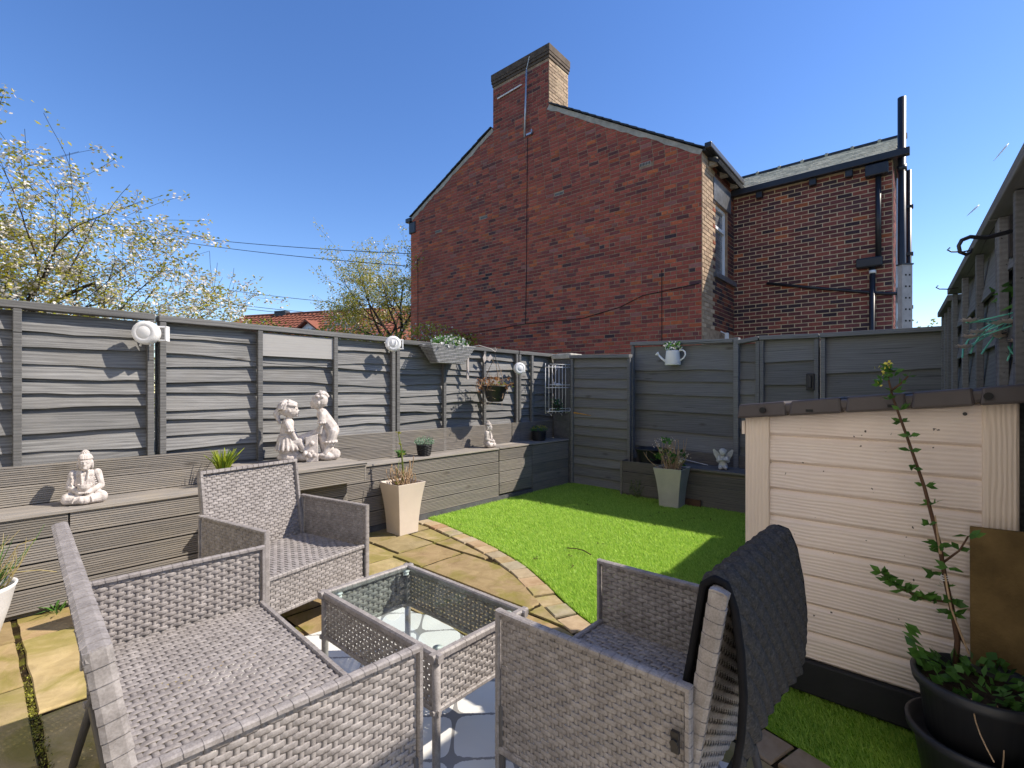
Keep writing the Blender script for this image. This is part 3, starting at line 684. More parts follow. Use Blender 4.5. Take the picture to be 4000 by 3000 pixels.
# tv aerial pole + cables
m = MB(); m.tube([(-.07, 3.90, 6.90), (-.07, 3.84, 8.40)], .022, 8); m.build('aerial_pole', 'alu', HO, True)
m = MB(); m.box(-.07, -.01, 3.70, 3.86, 6.93, 6.97); m.box(-.07, -.01, 3.70, 3.72, 6.93, 7.03); m.build('aerial_bracket', 'alu', HO)
m = MB(); m.tube([(-.07, 3.84, 8.41), (-.12, 3.72, 8.62)], .010, 6); m.build('aerial_rod', 'alu', HO)
m = MB(); m.tube([(-.03, 4.02, 8.16), (-.03, 4.75, 8.12)], .018, 6); m.build('aerial_arm', 'white_metal', HO)
m = MB(); m.tube([(-.013, 3.86, 6.9), (-.013, 3.88, 5.5), (-.013, 3.89, 4.0), (-.013, 3.92, 2.72)], .008, 5); m.tube([(-.013, 7.2, 2.55), (-.013, 5.2, 2.66), (-.013, 3.92, 2.72), (-.013, 2.4, 2.70), (-.013, 1.55, 2.84), (-.013, 1.1, 3.0), (-.013, .05, 3.08)], .008, 5); m.tube([(-.013, .72, 3.42), (-.013, .72, 1.9)], .007, 5); m.tube([(-.013, 7.75, 4.85), (-.013, 7.72, 4.5), (-.013, 7.72, 2.0)], .008, 5)
m.build('wall_cable', 'rubber', gw)
# left eave gutter end
m = MB(); m.box(-.08, 6, 7.98, 8.20, 5.93, 6.05); m.build('gutter', 'black_paint', HO, bevel=.02)
m = MB(); m.box(-.04, .12, 7.82, 8.10, 5.60, 5.93); m.build('eaves_corbel', 'black_paint', HO, bevel=.03)
# side gutter and corbels
m = MB(); m.box(-.03, 2.02, -.17, -.05, 5.40, 5.50); m.build('gutter', 'black_paint', HO, bevel=.015)
m = MB(); m.box(.0, 1.9, -.07, .0, 5.385, 5.42); m.build('soffit', 'black_paint', HO)
for x in (.35, .95, 1.6): 
    m = MB(); m.box(x, x + .10, -.14, -.003, 5.24, 5.39); m.build('gutter_corbel', 'cement', HO, bevel=.01)
# window
m = MB(); F_ = .06; x0, x1, z0, z1 = WIN; y0, y1 = .05, .12
m.box(x0, x0 + F_, y0, y1, z0, z1); m.box(x1 - F_, x1, y0, y1, z0, z1); m.box(x0 + F_, x1 - F_, y0, y1, z0, z0 + F_); m.box(x0 + F_, x1 - F_, y0, y1, z1 - F_, z1); m.box(x0 + F_, x1 - F_, y0 - .01, y1, 4.27, 4.27 + F_)
w_ = m.build('window', 'upvc', HO, bevel=.004)
m = MB(); m.box(x0 + F_, x1 - F_, .085, .095, z0 + F_, 4.27); m.build('pane', 'pane', w_); m = MB(); m.box(x0 + F_, x1 - F_, .085, .095, 4.27 + F_, z1 - F_); m.build('pane', 'pane', w_)
m = MB(); m.box(.60, 1.62, -.02, .12, 4.722, 5.138); m.build('lintel', 'stone_lintel', HO, bevel=.006)
m = MB(); m.box(.62, 1.866, -.06, .13, 3.302, 3.398); m.build('sill', 'stone_lintel', HO, bevel=.006)
m = MB(); m.box(.31, 1.79, .05, .10, -.2, 2.34); m.build('door', 'door_dark', HO)
m = MB(); m.box(.98, 1.06, -.14, -.09, 2.10, 2.30); m.tube([(1.02, -.1, 2.28), (1.02, .0, 2.34)], .012, 6); m.build('security_lamp', 'upvc', HO)
# extension roof
W_, Rr, zE = 1.35, 30, 5.20
nrow = 11
slates = MB()
for r_ in range(nrow):
    a = r_ / nrow * W_; k = 0; y = -2.70 + (r_ % 2) * .11
    while y < 1.2:
        yw = .215; zz_ = zE + a * math.tan(R(Rr)) + random.uniform(0, .008); z2 = zE + (a + W_ / nrow * 1.25) * math.tan(R(Rr)); b2 = a + W_ / nrow * 1.25
        xo = 1.78
        slates.hexa([(xo + a, y, zz_ + .012), (xo + a, y + yw, zz_ + .012), (xo + b2, y + yw, z2), (xo + b2, y, z2), (xo + a, y, zz_ + .03), (xo + a, y + yw, zz_ + .03), (xo + b2, y + yw, z2 + .016), (xo + b2, y, z2 + .016)])
        y += yw + .004
rf = MB(); rf.hexa([(1.80, -2.7, 5.16), (1.80, 1.2, 5.16), (4.5, 1.2, 5.16), (4.5, -2.7, 5.16), (1.80, -2.7, 5.20), (1.80, 1.2, 5.20), (3.13, 1.2, 5.965), (3.13, -2.7, 5.965)])
er = rf.build('extension_roof', 'slate_dark', HO); o = slates.build('slate', 'slate', er); o['kind'] = 'stuff'
y = -2.72
while y < 1.2:
    m = MB(); m.tube([(3.12, y, 5.985), (3.12, y + .40, 5.985)], .075, 8, .7); m.build('ridge_tile', 'slate_dark', er); m = MB(); m.tube([(3.12, y + .39, 5.99), (3.12, y + .44, 5.99)], .09, 8, .7); m.build('ridge_joint', 'slate', er); y += .43
m = MB(); m.box(1.68, 1.80, -2.78, .02, 5.10, 5.22); m.build('gutter', 'black_paint', HO, bevel=.012)
for y in (-.55, -1.45, -2.0): 
    m = MB(); m.box(1.75, 1.866, y, y + .11, 4.98, 5.11); m.build('gutter_corbel', 'black_paint', HO, bevel=.008)
# rainwater pipe with hopper heads
m = MB(); m.box(1.70, 1.86, -2.50, -2.18, 4.88, 5.08); m.build('hopper', 'black_paint', HO, bevel=.02)
m = MB(); m.box(1.71, 1.86, -2.42, -2.05, 3.33, 3.50); m.build('hopper', 'black_paint', HO, bevel=.025)
m = MB(); m.tube([(1.80, -2.36, 4.95), (1.80, -2.36, 3.45)], .042, 12); m.build('rain_pipe', 'black_paint', HO, True)
m = MB(); m.tube([(1.80, -2.28, 3.36), (1.80, -2.26, .2)], .042, 12); m.build('rain_pipe', 'black_paint', HO, True)
m = MB(); m.tube([(1.80, -2.28, 3.28), (1.80, -2.28, 3.23)], .05, 12); m.build('pipe_collar', 'upvc', HO, True)
m = MB(); m.tube([(1.83, -.62, 3.30), (1.82, -1.5, 3.08), (1.81, -2.45, 2.86), (1.81, -2.62, 2.84)], .026, 10); m.build('waste_pipe', 'black_paint', HO, True)
m = MB(); m.tube([(1.92, -2.67, .2), (1.92, -2.67, 6.16)], .058, 16); st_ = m.build('soil_stack', 'black_paint', HO, True)
for z in (4.92, 3.2, 2.3):
    m = MB(); m.tube([(1.92, -2.67, z), (1.92, -2.67, z + .09)], .072, 16); m.build('pipe_collar', 'black_paint', HO, True)
m = MB(); m.tube([(1.92, -2.67, 2.95), (1.92, -2.67, 2.70)], .085, 16); m.build('pipe_branch', 'black_paint', HO, True)
m = MB(); m.tube([(2.05, -2.76, .2), (2.05, -2.76, 4.95)], .038, 12); m.build('rain_pipe', 'black_paint', HO, True)
for z in (2.6, 3.5, 4.3):
    m = MB(); m.box(2.0, 2.1, -2.82, -2.70, z, z + .05); m.build('pipe_bracket', 'black_paint', HO)
m = MB(); m.tube([(1.88, -2.60, .3), (1.88, -2.60, 3.0), (1.88, -2.61, 4.8)], .012, 6); m.build('small_pipe', 'alu', HO)
# pale perforated steel channel post beyond the extension
t = thing('channel_post', 'pale steel channel post with pairs of square holes beyond the downpipes', 'post', (9.0, .40, 0), R(-48))
m = MB(); m.box(-.075, .075, 0, .03, -.1, 3.02); m.box(-.075, -.06, .03, .09, -.1, 3.02); m.box(.06, .075, .03, .09, -.1, 3.02); m.build('channel', 'galv', t, bevel=.003)
m = MB()
for k in range(10):
    for sx_ in (-.035, .02): m.box(sx_, sx_ + .024, -.002, -.0005, 2.86 - k * .165, 2.885 - k * .165)
m.build('holes', 'rubber', t); m = MB(); m.box(-.085, .085, -.01, .10, 3.02, 3.04); m.build('end_cap', 'slate_dark', t)

# ------------------------------------------------------------------ wicker furniture
def weave(frame, w, h, pitch=.0245, row=.0145, sw=.0155, th=.0015, amp=.0026, stake=.0110):
    """woven panel: flat strands run along w over and under flat stakes that run along h"""
    Oo, Aa, Bb = [np.array(q, float) for q in frame]; Nn = np.cross(Aa, Bb)
    ns = max(2, int(round(w / pitch))); pt = w / ns; nr = max(2, int(round(h / row))); rp_ = h / nr
    a = np.linspace(0, w, ns * 4 + 1); na = len(a); V = []; F = []; base = 0
    for i in range(nr):
        s_ = np.sin(np.pi * a / pt + (np.pi if i % 2 else 0)); cc = amp * np.tanh(2.4 * (s_ + .42)) * rng.uniform(.85, 1.1) - amp * .25
        b0 = (i + .5) * rp_ + rng.normal(0, .0004)
        hw = sw / 2 * (1 + .06 * np.cos(2 * np.pi * a / pt)) * rp_ / row
        rows = [(b0 - hw, cc), (b0 - hw * .62, cc + th), (b0 + hw * .62, cc + th), (b0 + hw, cc), (b0 + hw * .62, cc - th), (b0 - hw * .62, cc - th)]
        P = np.stack([Oo + np.outer(a, Aa) + np.outer(bb, Bb) + np.outer(c_, Nn) for bb, c_ in rows], 1).reshape(-1, 3)
        V.append(P); k = np.arange(na - 1)
        for q in range(6):
            q2 = (q + 1) % 6; F.append(np.stack([base + k * 6 + q, base + (k + 1) * 6 + q, base + (k + 1) * 6 + q2, base + k * 6 + q2], 1))
        base += len(P)
    for j in range(ns):
        ac = (j + .5) * pt; hs = stake / 2
        pts = []
        for b_ in (0, h):
            for da, dc in ((-hs, -.0008), (hs, -.0008), (hs, .0008), (-hs, .0008)): pts.append(Oo + Aa * (ac + da) + Bb * b_ + Nn * dc)
        V.append(np.array(pts)); F.append(base + np.array([(0, 1, 5, 4), (1, 2, 6, 5), (2, 3, 7, 6), (3, 0, 4, 7)])); base += 8
    return np.concatenate(V), np.concatenate(F)
def rope(pts, r=.0125, wrap=.022, n=8, flat=1., nrm=None):
    """edge bar wrapped with flat strand: one slab per turn, chamfered section"""
    m = MB(); prev = None; sec = [(1, .55), (.62, 1), (-.62, 1), (-1, .55), (-1, -.55), (-.62, -1), (.62, -1), (1, -.55)]
    for p, q in zip(pts[:-1], pts[1:]):
        p, q = Vector(p), Vector(q); d = (q - p).normalized(); p = p - d * r * .8; q = q + d * r * .8; L = (q - p).length; k = max(1, int(L / wrap))
        if prev is None: a = d.cross(Vector((0, 0, 1)) if abs(d.z) < .95 else Vector((0, 1, 0))).normalized()
        else: a = (prev - d * prev.dot(d)).normalized()
        prev = a; b_ = d.cross(a)
        if nrm is not None: b_ = Vector(nrm).normalized(); a = d.cross(b_).normalized()
        for i in range(k):
            e = random.uniform(.985, 1.03); sk = .18 * r
            c0, c1 = p + d * (L * i / k), p + d * (L * (i + .93) / k)
            r0 = [c0 + a * (u * r * e * .97) + b_ * (v * r * flat * e * .97) + d * (sk * u) for u, v in sec]; r1 = [c1 + a * (u * r * e * 1.03) + b_ * (v * r * flat * e * 1.03) + d * (sk * u) for u, v in sec]
            r2 = [c1 + a * (u * r * .86) + b_ * (v * r * flat * .86) + d * (sk * u) for u, v in sec]; r3 = [p + d * (L * (i + 1) / k) + a * (u * r * .86) + b_ * (v * r * flat * .86) + d * (sk * u) for u, v in sec]
            o_ = len(m.v); m.loft([r0, r1, r2, r3], cap=False)
            for z_ in (0, 24): m.f += [tuple(o_ + z_ + q for q in f) for f in ((0, 1, 2, 3), (0, 3, 4, 7), (4, 5, 6, 7))]
    c0 = Vector(pts[0]); return m
def panel_obj(name, frames, ropes, parent, mat='wicker'):
    V = []; F = []; off = 0
    for fr in frames:
        v_, f_ = weave(*fr[0], **fr[1]); V.append(v_); F.append(f_ + off); off += len(v_)
    for rp_ in ropes:
        m = rope(*rp_[0], **rp_[1]); qs = [f for f in m.f if len(f) == 4]; V.append(np.array([tuple(p) for p in m.v])); F.append(np.array(qs) + off); off += len(m.v)
    o = link(name, npmesh(name, np.concatenate(V), np.concatenate(F)), mat, parent, True)
    nf = sum(len(f) for f in F[:len(frames)]); sm_ = np.ones(len(o.data.polygons), bool); sm_[nf:] = False; o.data.polygons.foreach_set('use_smooth', sm_); return o
def wicker_chair(name, label, cat, loc, rotz, W, group):
    """faces local +y; origin on the ground under its middle"""
    t = thing(name, label, cat, loc, rotz, group); D_ = .55; hx = W / 2
    for sx_ in (-1, 1):
        x = sx_ * (hx - .016)
        fr = ((x, -D_ / 2 + .01, .175), (0, 1, 0), (0, 0, 1)) if sx_ > 0 else ((x, D_ / 2 - .01, .175), (0, -1, 0), (0, 0, 1))
        panel_obj('arm_panel', [((fr, D_ - .02, .385), {})],
                  [(([(x, -D_ / 2, .30), (x, -D_ / 2, .566), (x, D_ / 2, .566), (x, D_ / 2, .10)],), dict(r=.0070, wrap=.030, flat=1.75, nrm=(1, 0, 0))), (([(x, -D_ / 2 + .01, .175), (x, D_ / 2 - .01, .175)],), dict(r=.010))], t)
    iw = W - .07
    panel_obj('seat', [(((-iw / 2, .262, .345), (0, -1, 0), (1, 0, 0)), dict(w=.50, h=iw, pitch=.026, row=.0205, sw=.0195, amp=.0032, stake=.007)) if False else ((((-iw / 2, .262, .345), (0, -1, 0), (1, 0, 0)), .50, iw, .030, .0200, .0204, .0016, .0026, .0150), {})], [], t)
    panel_obj('front_apron', [(((iw / 2, .262, .175), (-1, 0, 0), (0, 0, 1)), {}) and ((((iw / 2, .262, .175), (-1, 0, 0), (0, 0, 1)), iw, .165), {})], [(([(-iw / 2, .264, .346), (iw / 2, .264, .346)],), dict(r=.010)), (([(-iw / 2, .262, .175), (iw / 2, .262, .175)],), dict(r=.008))], t)
    yb, yt, zb_, zt = -.245, -.330, .23, .775; L = math.hypot(yt - yb, zt - zb_); up = ((0), (yt - yb) / L, (zt - zb_) / L)
    bw = W - .075
    panel_obj('backrest', [((((bw / 2, yb, zb_), (-1, 0, 0), up), bw, L), {})],
              [(([(-bw / 2, yb, zb_), (-bw / 2, yt, zt), (bw / 2, yt, zt), (bw / 2, yb, zb_)],), dict(r=.0100, wrap=.030, flat=1.9, nrm=(0, -up[2], up[1])))], t)
    for sx_ in (-1, 1):
        m = MB(); m.tube([(sx_ * (hx - .02), D_ / 2 - .006, .30), (sx_ * (hx - .02), D_ / 2 - .006, .004)], [.013, .011], 8); m.build('leg', 'wicker_leg', t, True)
        m = MB(); m.tube([(sx_ * (hx - .05), -.22, .34), (sx_ * (hx - .045), -.26, .16), (sx_ * (hx - .04), -.30, .004)], [.013, .013, .011], 8); m.build('leg', 'wicker_leg', t, True)
    m = MB(); m.tube([(-hx + .05, -.255, .18), (hx - .05, -.255, .18)], .011, 8); m.tube([(-hx + .04, -.24, .20), (-hx + .04, .25, .20)], .010, 6); m.tube([(hx - .04, -.24, .20), (hx - .04, .25, .20)], .010, 6); m.build('under_frame', 'wicker_leg', t, True)
    return t
t_ = MT('wicker_leg', .5, .4); t_.color((.085, .078, .076)); M['wicker_leg'] = t_.m
G = 'grey wicker lounge set'
wicker_chair('wicker_sofa', 'wide two-seat grey wicker sofa facing the glass table', 'sofa', (.50, 1.535, 0), R(-93), 1.13, G)
wicker_chair('wicker_armchair', 'sunlit grey wicker armchair in front of the decking bench', 'armchair', (1.135, 2.60, 0), R(180 + 11), .62, G)
chB = wicker_chair('wicker_armchair', 'shaded grey wicker armchair with a dark quilt over its back', 'armchair', (1.30, .685, 0), R(0.5), .585, G)
m = MB(); m.box(-.3005, -.2915, -.262, -.245, .43, .475); m.tube([(-.306, -.253, .452), (-.299, -.253, .452)], .009, 8); m.build('bolt', 'iron', chB)
# table
t = thing('glass_table', 'low grey wicker coffee table with a clear glass top', 'table', (1.158, 1.507, 0), 0, G)
hx, hy = .213, .358
for sx_ in (-1, 1):
    x = sx_ * (hx - .012); fr = ((x, -hy, .222), (0, 1, 0), (0, 0, 1)) if sx_ > 0 else ((x, hy, .222), (0, -1, 0), (0, 0, 1))
    panel_obj('long_apron', [((fr, 2 * hy, .165, .0245, .0160, .0140), {})], [(([(x, -hy, .388), (x, hy, .388)],), dict(r=.013)), (([(x, -hy, .222), (x, hy, .222)],), dict(r=.008))], t)
for sy_ in (-1, 1):
    y = sy_ * (hy - .012); fr = ((hx, y, .222), (-1, 0, 0), (0, 0, 1)) if sy_ > 0 else ((-hx, y, .222), (1, 0, 0), (0, 0, 1))
    panel_obj('end_apron', [((fr, 2 * hx, .165), {})], [(([(-hx, y, .388), (hx, y, .388)],), dict(r=.013)), (([(-hx, y, .222), (hx, y, .222)],), dict(r=.008))], t)
for sx_ in (-1, 1):
    for sy_ in (-1, 1):
        m = MB(); m.tube([(sx_ * (hx - .012), sy_ * (hy - .012), .385), (sx_ * (hx - .012), sy_ * (hy - .012), .006)], [.014, .0125], 10); m.build('leg', 'wicker', t, True)
m = MB(); m.box(-hx + .024, hx - .024, -hy + .024, hy - .024, .391, .396); gt = m.build('glass_top', 'glass', t)
m = MB(); e = .0006
for (x0, x1, y0, y1) in ((-hx + .0225, -hx + .0235, -hy + .024, hy - .024), (hx - .0235, hx - .0225, -hy + .024, hy - .024), (-hx + .024, hx - .024, -hy + .0225, -hy + .0235), (-hx + .024, hx - .024, hy - .0235, hy - .0225)): m.box(x0, x1, y0, y1, .391, .396)
m.build('glass_edge', 'glass_edge', gt)
for sx_ in (-1, 1):
    for sy_ in (-1, 1): m = MB(); m.lathe([(.004, .37), (.013, .372), (.013, .380), (.006, .383), (.017, .389)], 14, (sx_ * (hx - .05), sy_ * (hy - .05), 0)); m.build('suction_pad', 'white_plastic', t, True)
# rug
nx, ny = 40, 90; X0, X1, Y0r, Y1 = .62, 1.62, -.35, 2.32; V = []; F = []
for i in range(nx + 1):
    for j in range(ny + 1):
        u = i / nx; v = j / ny; ed = max(0, u - .82) / .18
        z = .006 + .010 * ed * (math.sin(v * 26) + .6 * math.sin(v * 61 + 1)) ** 2 * .4 + .004 * max(0, math.sin(u * 9 + v * 14))
        V.append((X0 + (X1 - X0) * u + .012 * math.sin(v * 31) * ed, Y0r + (Y1 - Y0r) * v + .01 * math.sin(u * 17) * (v > .97), z))
for i in range(nx):
    for j in range(ny): a = i * (ny + 1) + j; F.append((a, a + ny + 1, a + ny + 2, a + 1))
tag(link('outdoor_rug', npmesh('outdoor_rug', V, F), 'rug', None, True), 'pale outdoor rug with grey trellis pattern under the glass table', 'rug')
# quilt over the back of the right chair
nu, nv = 130, 220; V = []; F = []
cpts = [(.575, .35), (.52, .44), (.437, .55), (.402, .68), (.385, .765), (.372, .798), (.348, .806), (.322, .79), (.300, .73), (.285, .64), (.292, .56), (.318, .47), (.345, .395)]
cpts = [(.455, .42), (.440, .50), (.418, .62), (.400, .73), (.392, .780), (.370, .798), (.345, .792), (.328, .745), (.316, .66), (.312, .57), (.320, .48), (.336, .395)]
seg = [0]
for p, q in zip(cpts[:-1], cpts[1:]): seg.append(seg[-1] + math.hypot(q[0] - p[0], q[1] - p[1]))
Lq = seg[-1]
for i in range(nu + 1):
    for j in range(nv + 1):
        u = i / nu; s_ = Lq * j / nv; y = np.interp(s_, seg, [c[0] for c in cpts]); z = np.interp(s_, seg, [c[1] for c in cpts])
        y2 = np.interp(s_ + .01, seg, [c[0] for c in cpts]); z2 = np.interp(s_ + .01, seg, [c[1] for c in cpts]); tv = Vector((y2 - y, z2 - z)); tv = tv.normalized() if tv.length > 1e-6 else Vector((0, -1)); nr = Vector((tv.y, -tv.x))
        if nr.dot(Vector((y - .36, z - .55))) < 0: nr = -nr
        x = 1.068 + .53 * u; a_ = (x + s_) / .030; b_ = (x - s_) / .030
        puff = .0135 * (abs(math.sin(math.pi * a_ * .5)) * abs(math.sin(math.pi * b_ * .5))) ** .48
        edge = min(1, u / .04, (1 - u) / .04, j / 4, (nv - j) / 4); puff *= edge
        flare = max(0, (s_ - Lq * .5) / (Lq * .5)); off = puff + flare * (.006 * math.sin(u * 7 + 1) + .015 * u)
        V.append((x + .012 * flare * math.sin(s_ * 9), y + nr.x * off, z + nr.y * off))
for i in range(nu):
    for j in range(nv): a = i * (nv + 1) + j; F.append((a, a + 1, a + nv + 2, a + nv + 1))
qt = thing('quilt', 'dark charcoal diamond-stitched quilt hung over the chair back', 'blanket', (1.30, .36, .40))
qt.location = (0, 0, 0)
q = link('quilted_cloth', npmesh('quilted_cloth', V, F), 'blanket', qt, True); sm = q.modifiers.new('thick', 'SOLIDIFY'); sm.thickness = .006; sm.offset = 0
for i in (0, nu):
    m = MB(); m.tube([V[i * (nv + 1) + j] for j in range(0, nv + 1, 2)], .0085, 6); m.build('binding', 'cloth_trim', qt, True)
m = MB(); m.tube([V[i * (nv + 1) + nv] for i in range(0, nu + 1, 2)], .0085, 6); m.build('binding', 'cloth_trim', qt, True)
m = MB(); m.tube([V[i * (nv + 1)] for i in range(0, nu + 1, 2)], .0085, 6); m.build('binding', 'cloth_trim', qt, True)

# ------------------------------------------------------------------ storage shed
S = thing('storage_shed', 'beige plastic storage shed with dark brown sloping lid', 'shed', (2.18, 0, 0))
SX = .62; yl, yr = .628, -.175
ztop = lambda y: 1.10 + (yl - y) / (yl - yr) * .075
m = MB(); m.box(.0, SX, yr, yl, .02, .15); m.build('base', 'shed_base', S, bevel=.008)
def ypost(y0, y1): 
    m = MB(); m.hexa([(0, y0, .15), (SX, y0, .15), (SX, y1, .15), (0, y1, .15), (0, y0, ztop(y0)), (SX, y0, ztop(y0)), (SX, y1, ztop(y1)), (0, y1, ztop(y1))]); m.build('corner_post', 'shed_post', S, bevel=.008)
ypost(.535, yl); ypost(yr, -.09)
np_ = 8; p0, p1 = -.09, .535; z0 = .15; H_ = (1.02 - .15) / (np_ - .0)
for k in range(np_ + 1):
    za = z0 + H_ * k; zb_ = za + H_ if k < np_ else None
    tl = (lambda y: za + H_ - .004) if k < np_ else (lambda y: ztop(y) - .002)
    m = MB(); g = .014
    xs = .012
    def ring(y):
        zt = tl(y); return [(xs + .02, y, za), (xs + .012, y, za), (xs - .006 + .012, y, za + .004), (xs, y, za + .010), (xs, y, zt - g), (xs + .010, y, zt), (xs + .02, y, zt)]
    m.loft([ring(p0), ring(p1)]); m.build('side_plank', 'shed_plank', S)
m = MB(); m.box(.0245, SX - .02, p0, p1, .15, 1.10); m.build('inner_wall', 'shed_post', S)
# lid: sloping slab with ribs
lid = MB(); y0, y1 = yl + .022, yr - .03; zl = lambda y: ztop(y) - .012
def sl_(x0, x1, h0, h1): lid.hexa([(x0, y0, zl(y0) + h0), (x1, y0, zl(y0) + h0), (x1, y1, zl(y1) + h0), (x0, y1, zl(y1) + h0), (x0, y0 - .006, zl(y0) + h1), (x1, y0 - .006, zl(y0) + h1), (x1, y1 + .006, zl(y1) + h1), (x0, y1 + .006, zl(y1) + h1)])
sl_(-.035, SX + .03, .008, .050); L_ = lid.build('lid', 'shed_lid', S, bevel=.012)
for f0, f1 in ((.003, .217), (.228, .431), (.442, .648), (.659, .846), (.857, .997)):
    ya, yb_ = y0 + (y1 - y0) * f0, y0 + (y1 - y0) * f1; m = MB()
    m.hexa([(-.045, ya, zl(ya) + .0), (SX + .04, ya, zl(ya) + .0), (SX + .04, yb_, zl(yb_) + .0), (-.045, yb_, zl(yb_) + .0), (-.037, ya - .006, zl(ya) + .058), (SX + .03, ya - .006, zl(ya) + .058), (SX + .03, yb_ + .006, zl(yb_) + .058), (-.037, yb_ + .006, zl(yb_) + .058)])
    m.build('lid_rib', 'shed_lid', L_, bevel=.008)
for f in (.12, .88):
    yy_ = y0 + (y1 - y0) * f; m = MB(); m.tube([(-.052, yy_, zl(yy_) + .028), (-.040, yy_, zl(yy_) + .028)], .012, 14); m.build('bolt_socket', 'rubber', L_)
for f in (.31, .60):
    yy_ = y0 + (y1 - y0) * f; m = MB(); m.box(-.0455, -.040, yy_ - .012, yy_ + .012, zl(yy_) + .010, zl(yy_) + .020); m.build('drain_slot', 'rubber', L_)
for (yy_, z) in ((.13, 1.10), (-.05, 1.125)):
    m = MB(); m.tube([(.008, yy_, z), (.016, yy_, z)], .006, 10); m.build('screw', 'iron', S)
m = MB(); m.box(-.0, .06, yl, yl + .012, 1.02, 1.075); m.build('hinge_tab', 'shed_post', S)
# mossy board leaning on the shed
m = MB(); m.hexa([(2.05, -.33, .008), (2.065, -.33, .008), (2.065, -.06, .008), (2.05, -.06, .008), (2.135, -.33, .775), (2.15, -.33, .775), (2.15, -.06, .767), (2.135, -.06, .767)])
tag(m.build('plywood_board', 'board_mossy', bevel=.002), 'brown mossy plywood board leaning against the shed', 'board')

# ------------------------------------------------------------------ pots and plants
def square_pot(name, label, loc, wt, wb, h, mat, rot=0):
    t = thing(name, label, 'planter', loc, rot, 'tall square planters')
    def ring(w, z): h_ = w / 2; return [(-h_, -h_, z), (h_, -h_, z), (h_, h_, z), (-h_, h_, z)]
    rs = []
    for k in range(11): f = k / 10; w = wb + (wt - wb) * (f ** 2.0 * .75 + f * .25); rs.append(ring(w, h * f))
    rs += [ring(wt - .012, h), ring(wt - .024, h - .012), ring(wt - .05, h - .06)]
    m = MB(); m.loft(rs); m.build('pot', mat, t, bevel=.004)
    m = MB(); w = wt - .03; n_ = 8
    for i in range(n_):
        for j in range(n_):
            p = [(-w / 2 + w * (i + a) / n_, -w / 2 + w * (j + b_) / n_, h - .035 + .01 * math.sin(7 * (i + a)) * math.cos(5 * (j + b_))) for a, b_ in ((0, 0), (1, 0), (1, 1), (0, 1))]; m.add(p, [(0, 1, 2, 3)])
    m.build('soil', 'soil', t); return t
def stemcurve(p, top, bend=.02, n=5):
    p, top = Vector(p), Vector(top); o = Vector((random.gauss(0, bend), random.gauss(0, bend), 0))
    return [p + (top - p) * (k / n) + o * math.sin(math.pi * k / n) for k in range(n + 1)]
p1 = square_pot('square_planter', 'tall beige square planter with dry twigs and one green shoot', (2.478, 3.455, 0), .28, .188, .43, 'pot_beige')
m = MB()
for k in range(46):
    a = random.uniform(0, 6.28); r_ = random.uniform(0, .09); p = (r_ * math.cos(a), r_ * math.sin(a), .39); L = random.uniform(.06, .19)
    m.tube(stemcurve(p, (p[0] * 1.7 + random.gauss(0, .03), p[1] * 1.7 + random.gauss(0, .03), .39 + L)), [.004, .004, .0035, .003, .003, .002], 5)
for (a, L, r_) in ((.3, .20, .008), (2.1, .17, .007), (3.6, .16, .006), (-.4, .24, .005)):
    m.tube(stemcurve((.03 * math.cos(a), .03 * math.sin(a), .38), (.10 * math.cos(a), .09 * math.sin(a), .40 + L), .03), [r_, r_, r_, r_ * .9, r_ * .8, r_ * .6], 6)
m.build('twigs', 'stem_dry', p1)
m = MB(); m.tube([(.0, .0, .38), (.004, .0, .55), (-.005, .01, .72), (-.028, .02, .84)], [.009, .008, .006, .003], 7); m.tube([(-.05, .0, .38), (-.055, .0, .5), (-.03, 0, .62)], [.005, .004, .002], 6); m.build('shoot', 'stem_green', p1, True)
m = MB()
for (x, y, z, n_) in ((-.03, .02, .84, 9), (-.012, .01, .74, 6), (.0, .006, .66, 5), (0, 0, .58, 4), (.0, 0, .50, 4), (-.05, 0, .52, 4), (-.06, -.02, .42, 6), (.02, .02, .42, 5)):
    for k in range(n_): a = random.uniform(0, 6.28); m.leaf((x, y, z), (math.cos(a), math.sin(a), random.uniform(.2, 1.6)), random.uniform(.018, .035), .014)
m.build('buds', 'leaf_yellow', p1)
p2 = square_pot('square_planter', 'tall pale grey square planter of dead hydrangea in front of back bench', (4.90, 2.125, 0), .295, .20, .408, 'pot_grey', R(4))
m = MB(); lv = MB(); fl = MB()
for k in range(58):
    a = random.uniform(0, 6.28); r_ = random.uniform(0, .10); p = Vector((r_ * math.cos(a), r_ * math.sin(a), .37)); L = random.uniform(.10, .34); sp = random.uniform(1.3, 3.3)
    tp = Vector((p.x * sp + random.gauss(0, .03), p.y * sp + random.gauss(0, .03), .37 + L)); cv = stemcurve(p, tp, .025); m.tube(cv, [.0035, .0033, .003, .0028, .0025, .0018], 5)
    if k % 3 == 0: m.tube(stemcurve(cv[3], cv[3] + Vector((random.gauss(0, .05), random.gauss(0, .05), .07)), .01, 3), .0018, 4)
    if k % 5 == 0:
        for j in range(14): q = tp + Vector((random.gauss(0, .016), random.gauss(0, .016), random.gauss(0, .013))); fl.leaf(q, (random.gauss(0, 1), random.gauss(0, 1), random.gauss(0, 1)), .014, .012)
for (x, y, z, n_) in ((.0, .05, .66, 14), (-.06, -.03, .52, 16), (.03, .10, .55, 12), (-.02, .15, .50, 14), (.05, -.08, .54, 10), (.0, .0, .45, 10), (.05, -.05, .42, 8)):
    for k in range(n_): a = random.uniform(0, 6.28); lv.leaf((x + random.gauss(0, .015), y + random.gauss(0, .015), z + random.gauss(0, .02)), (math.cos(a), math.sin(a), random.uniform(-.1, .9)), random.uniform(.04, .075), random.uniform(.025, .045))
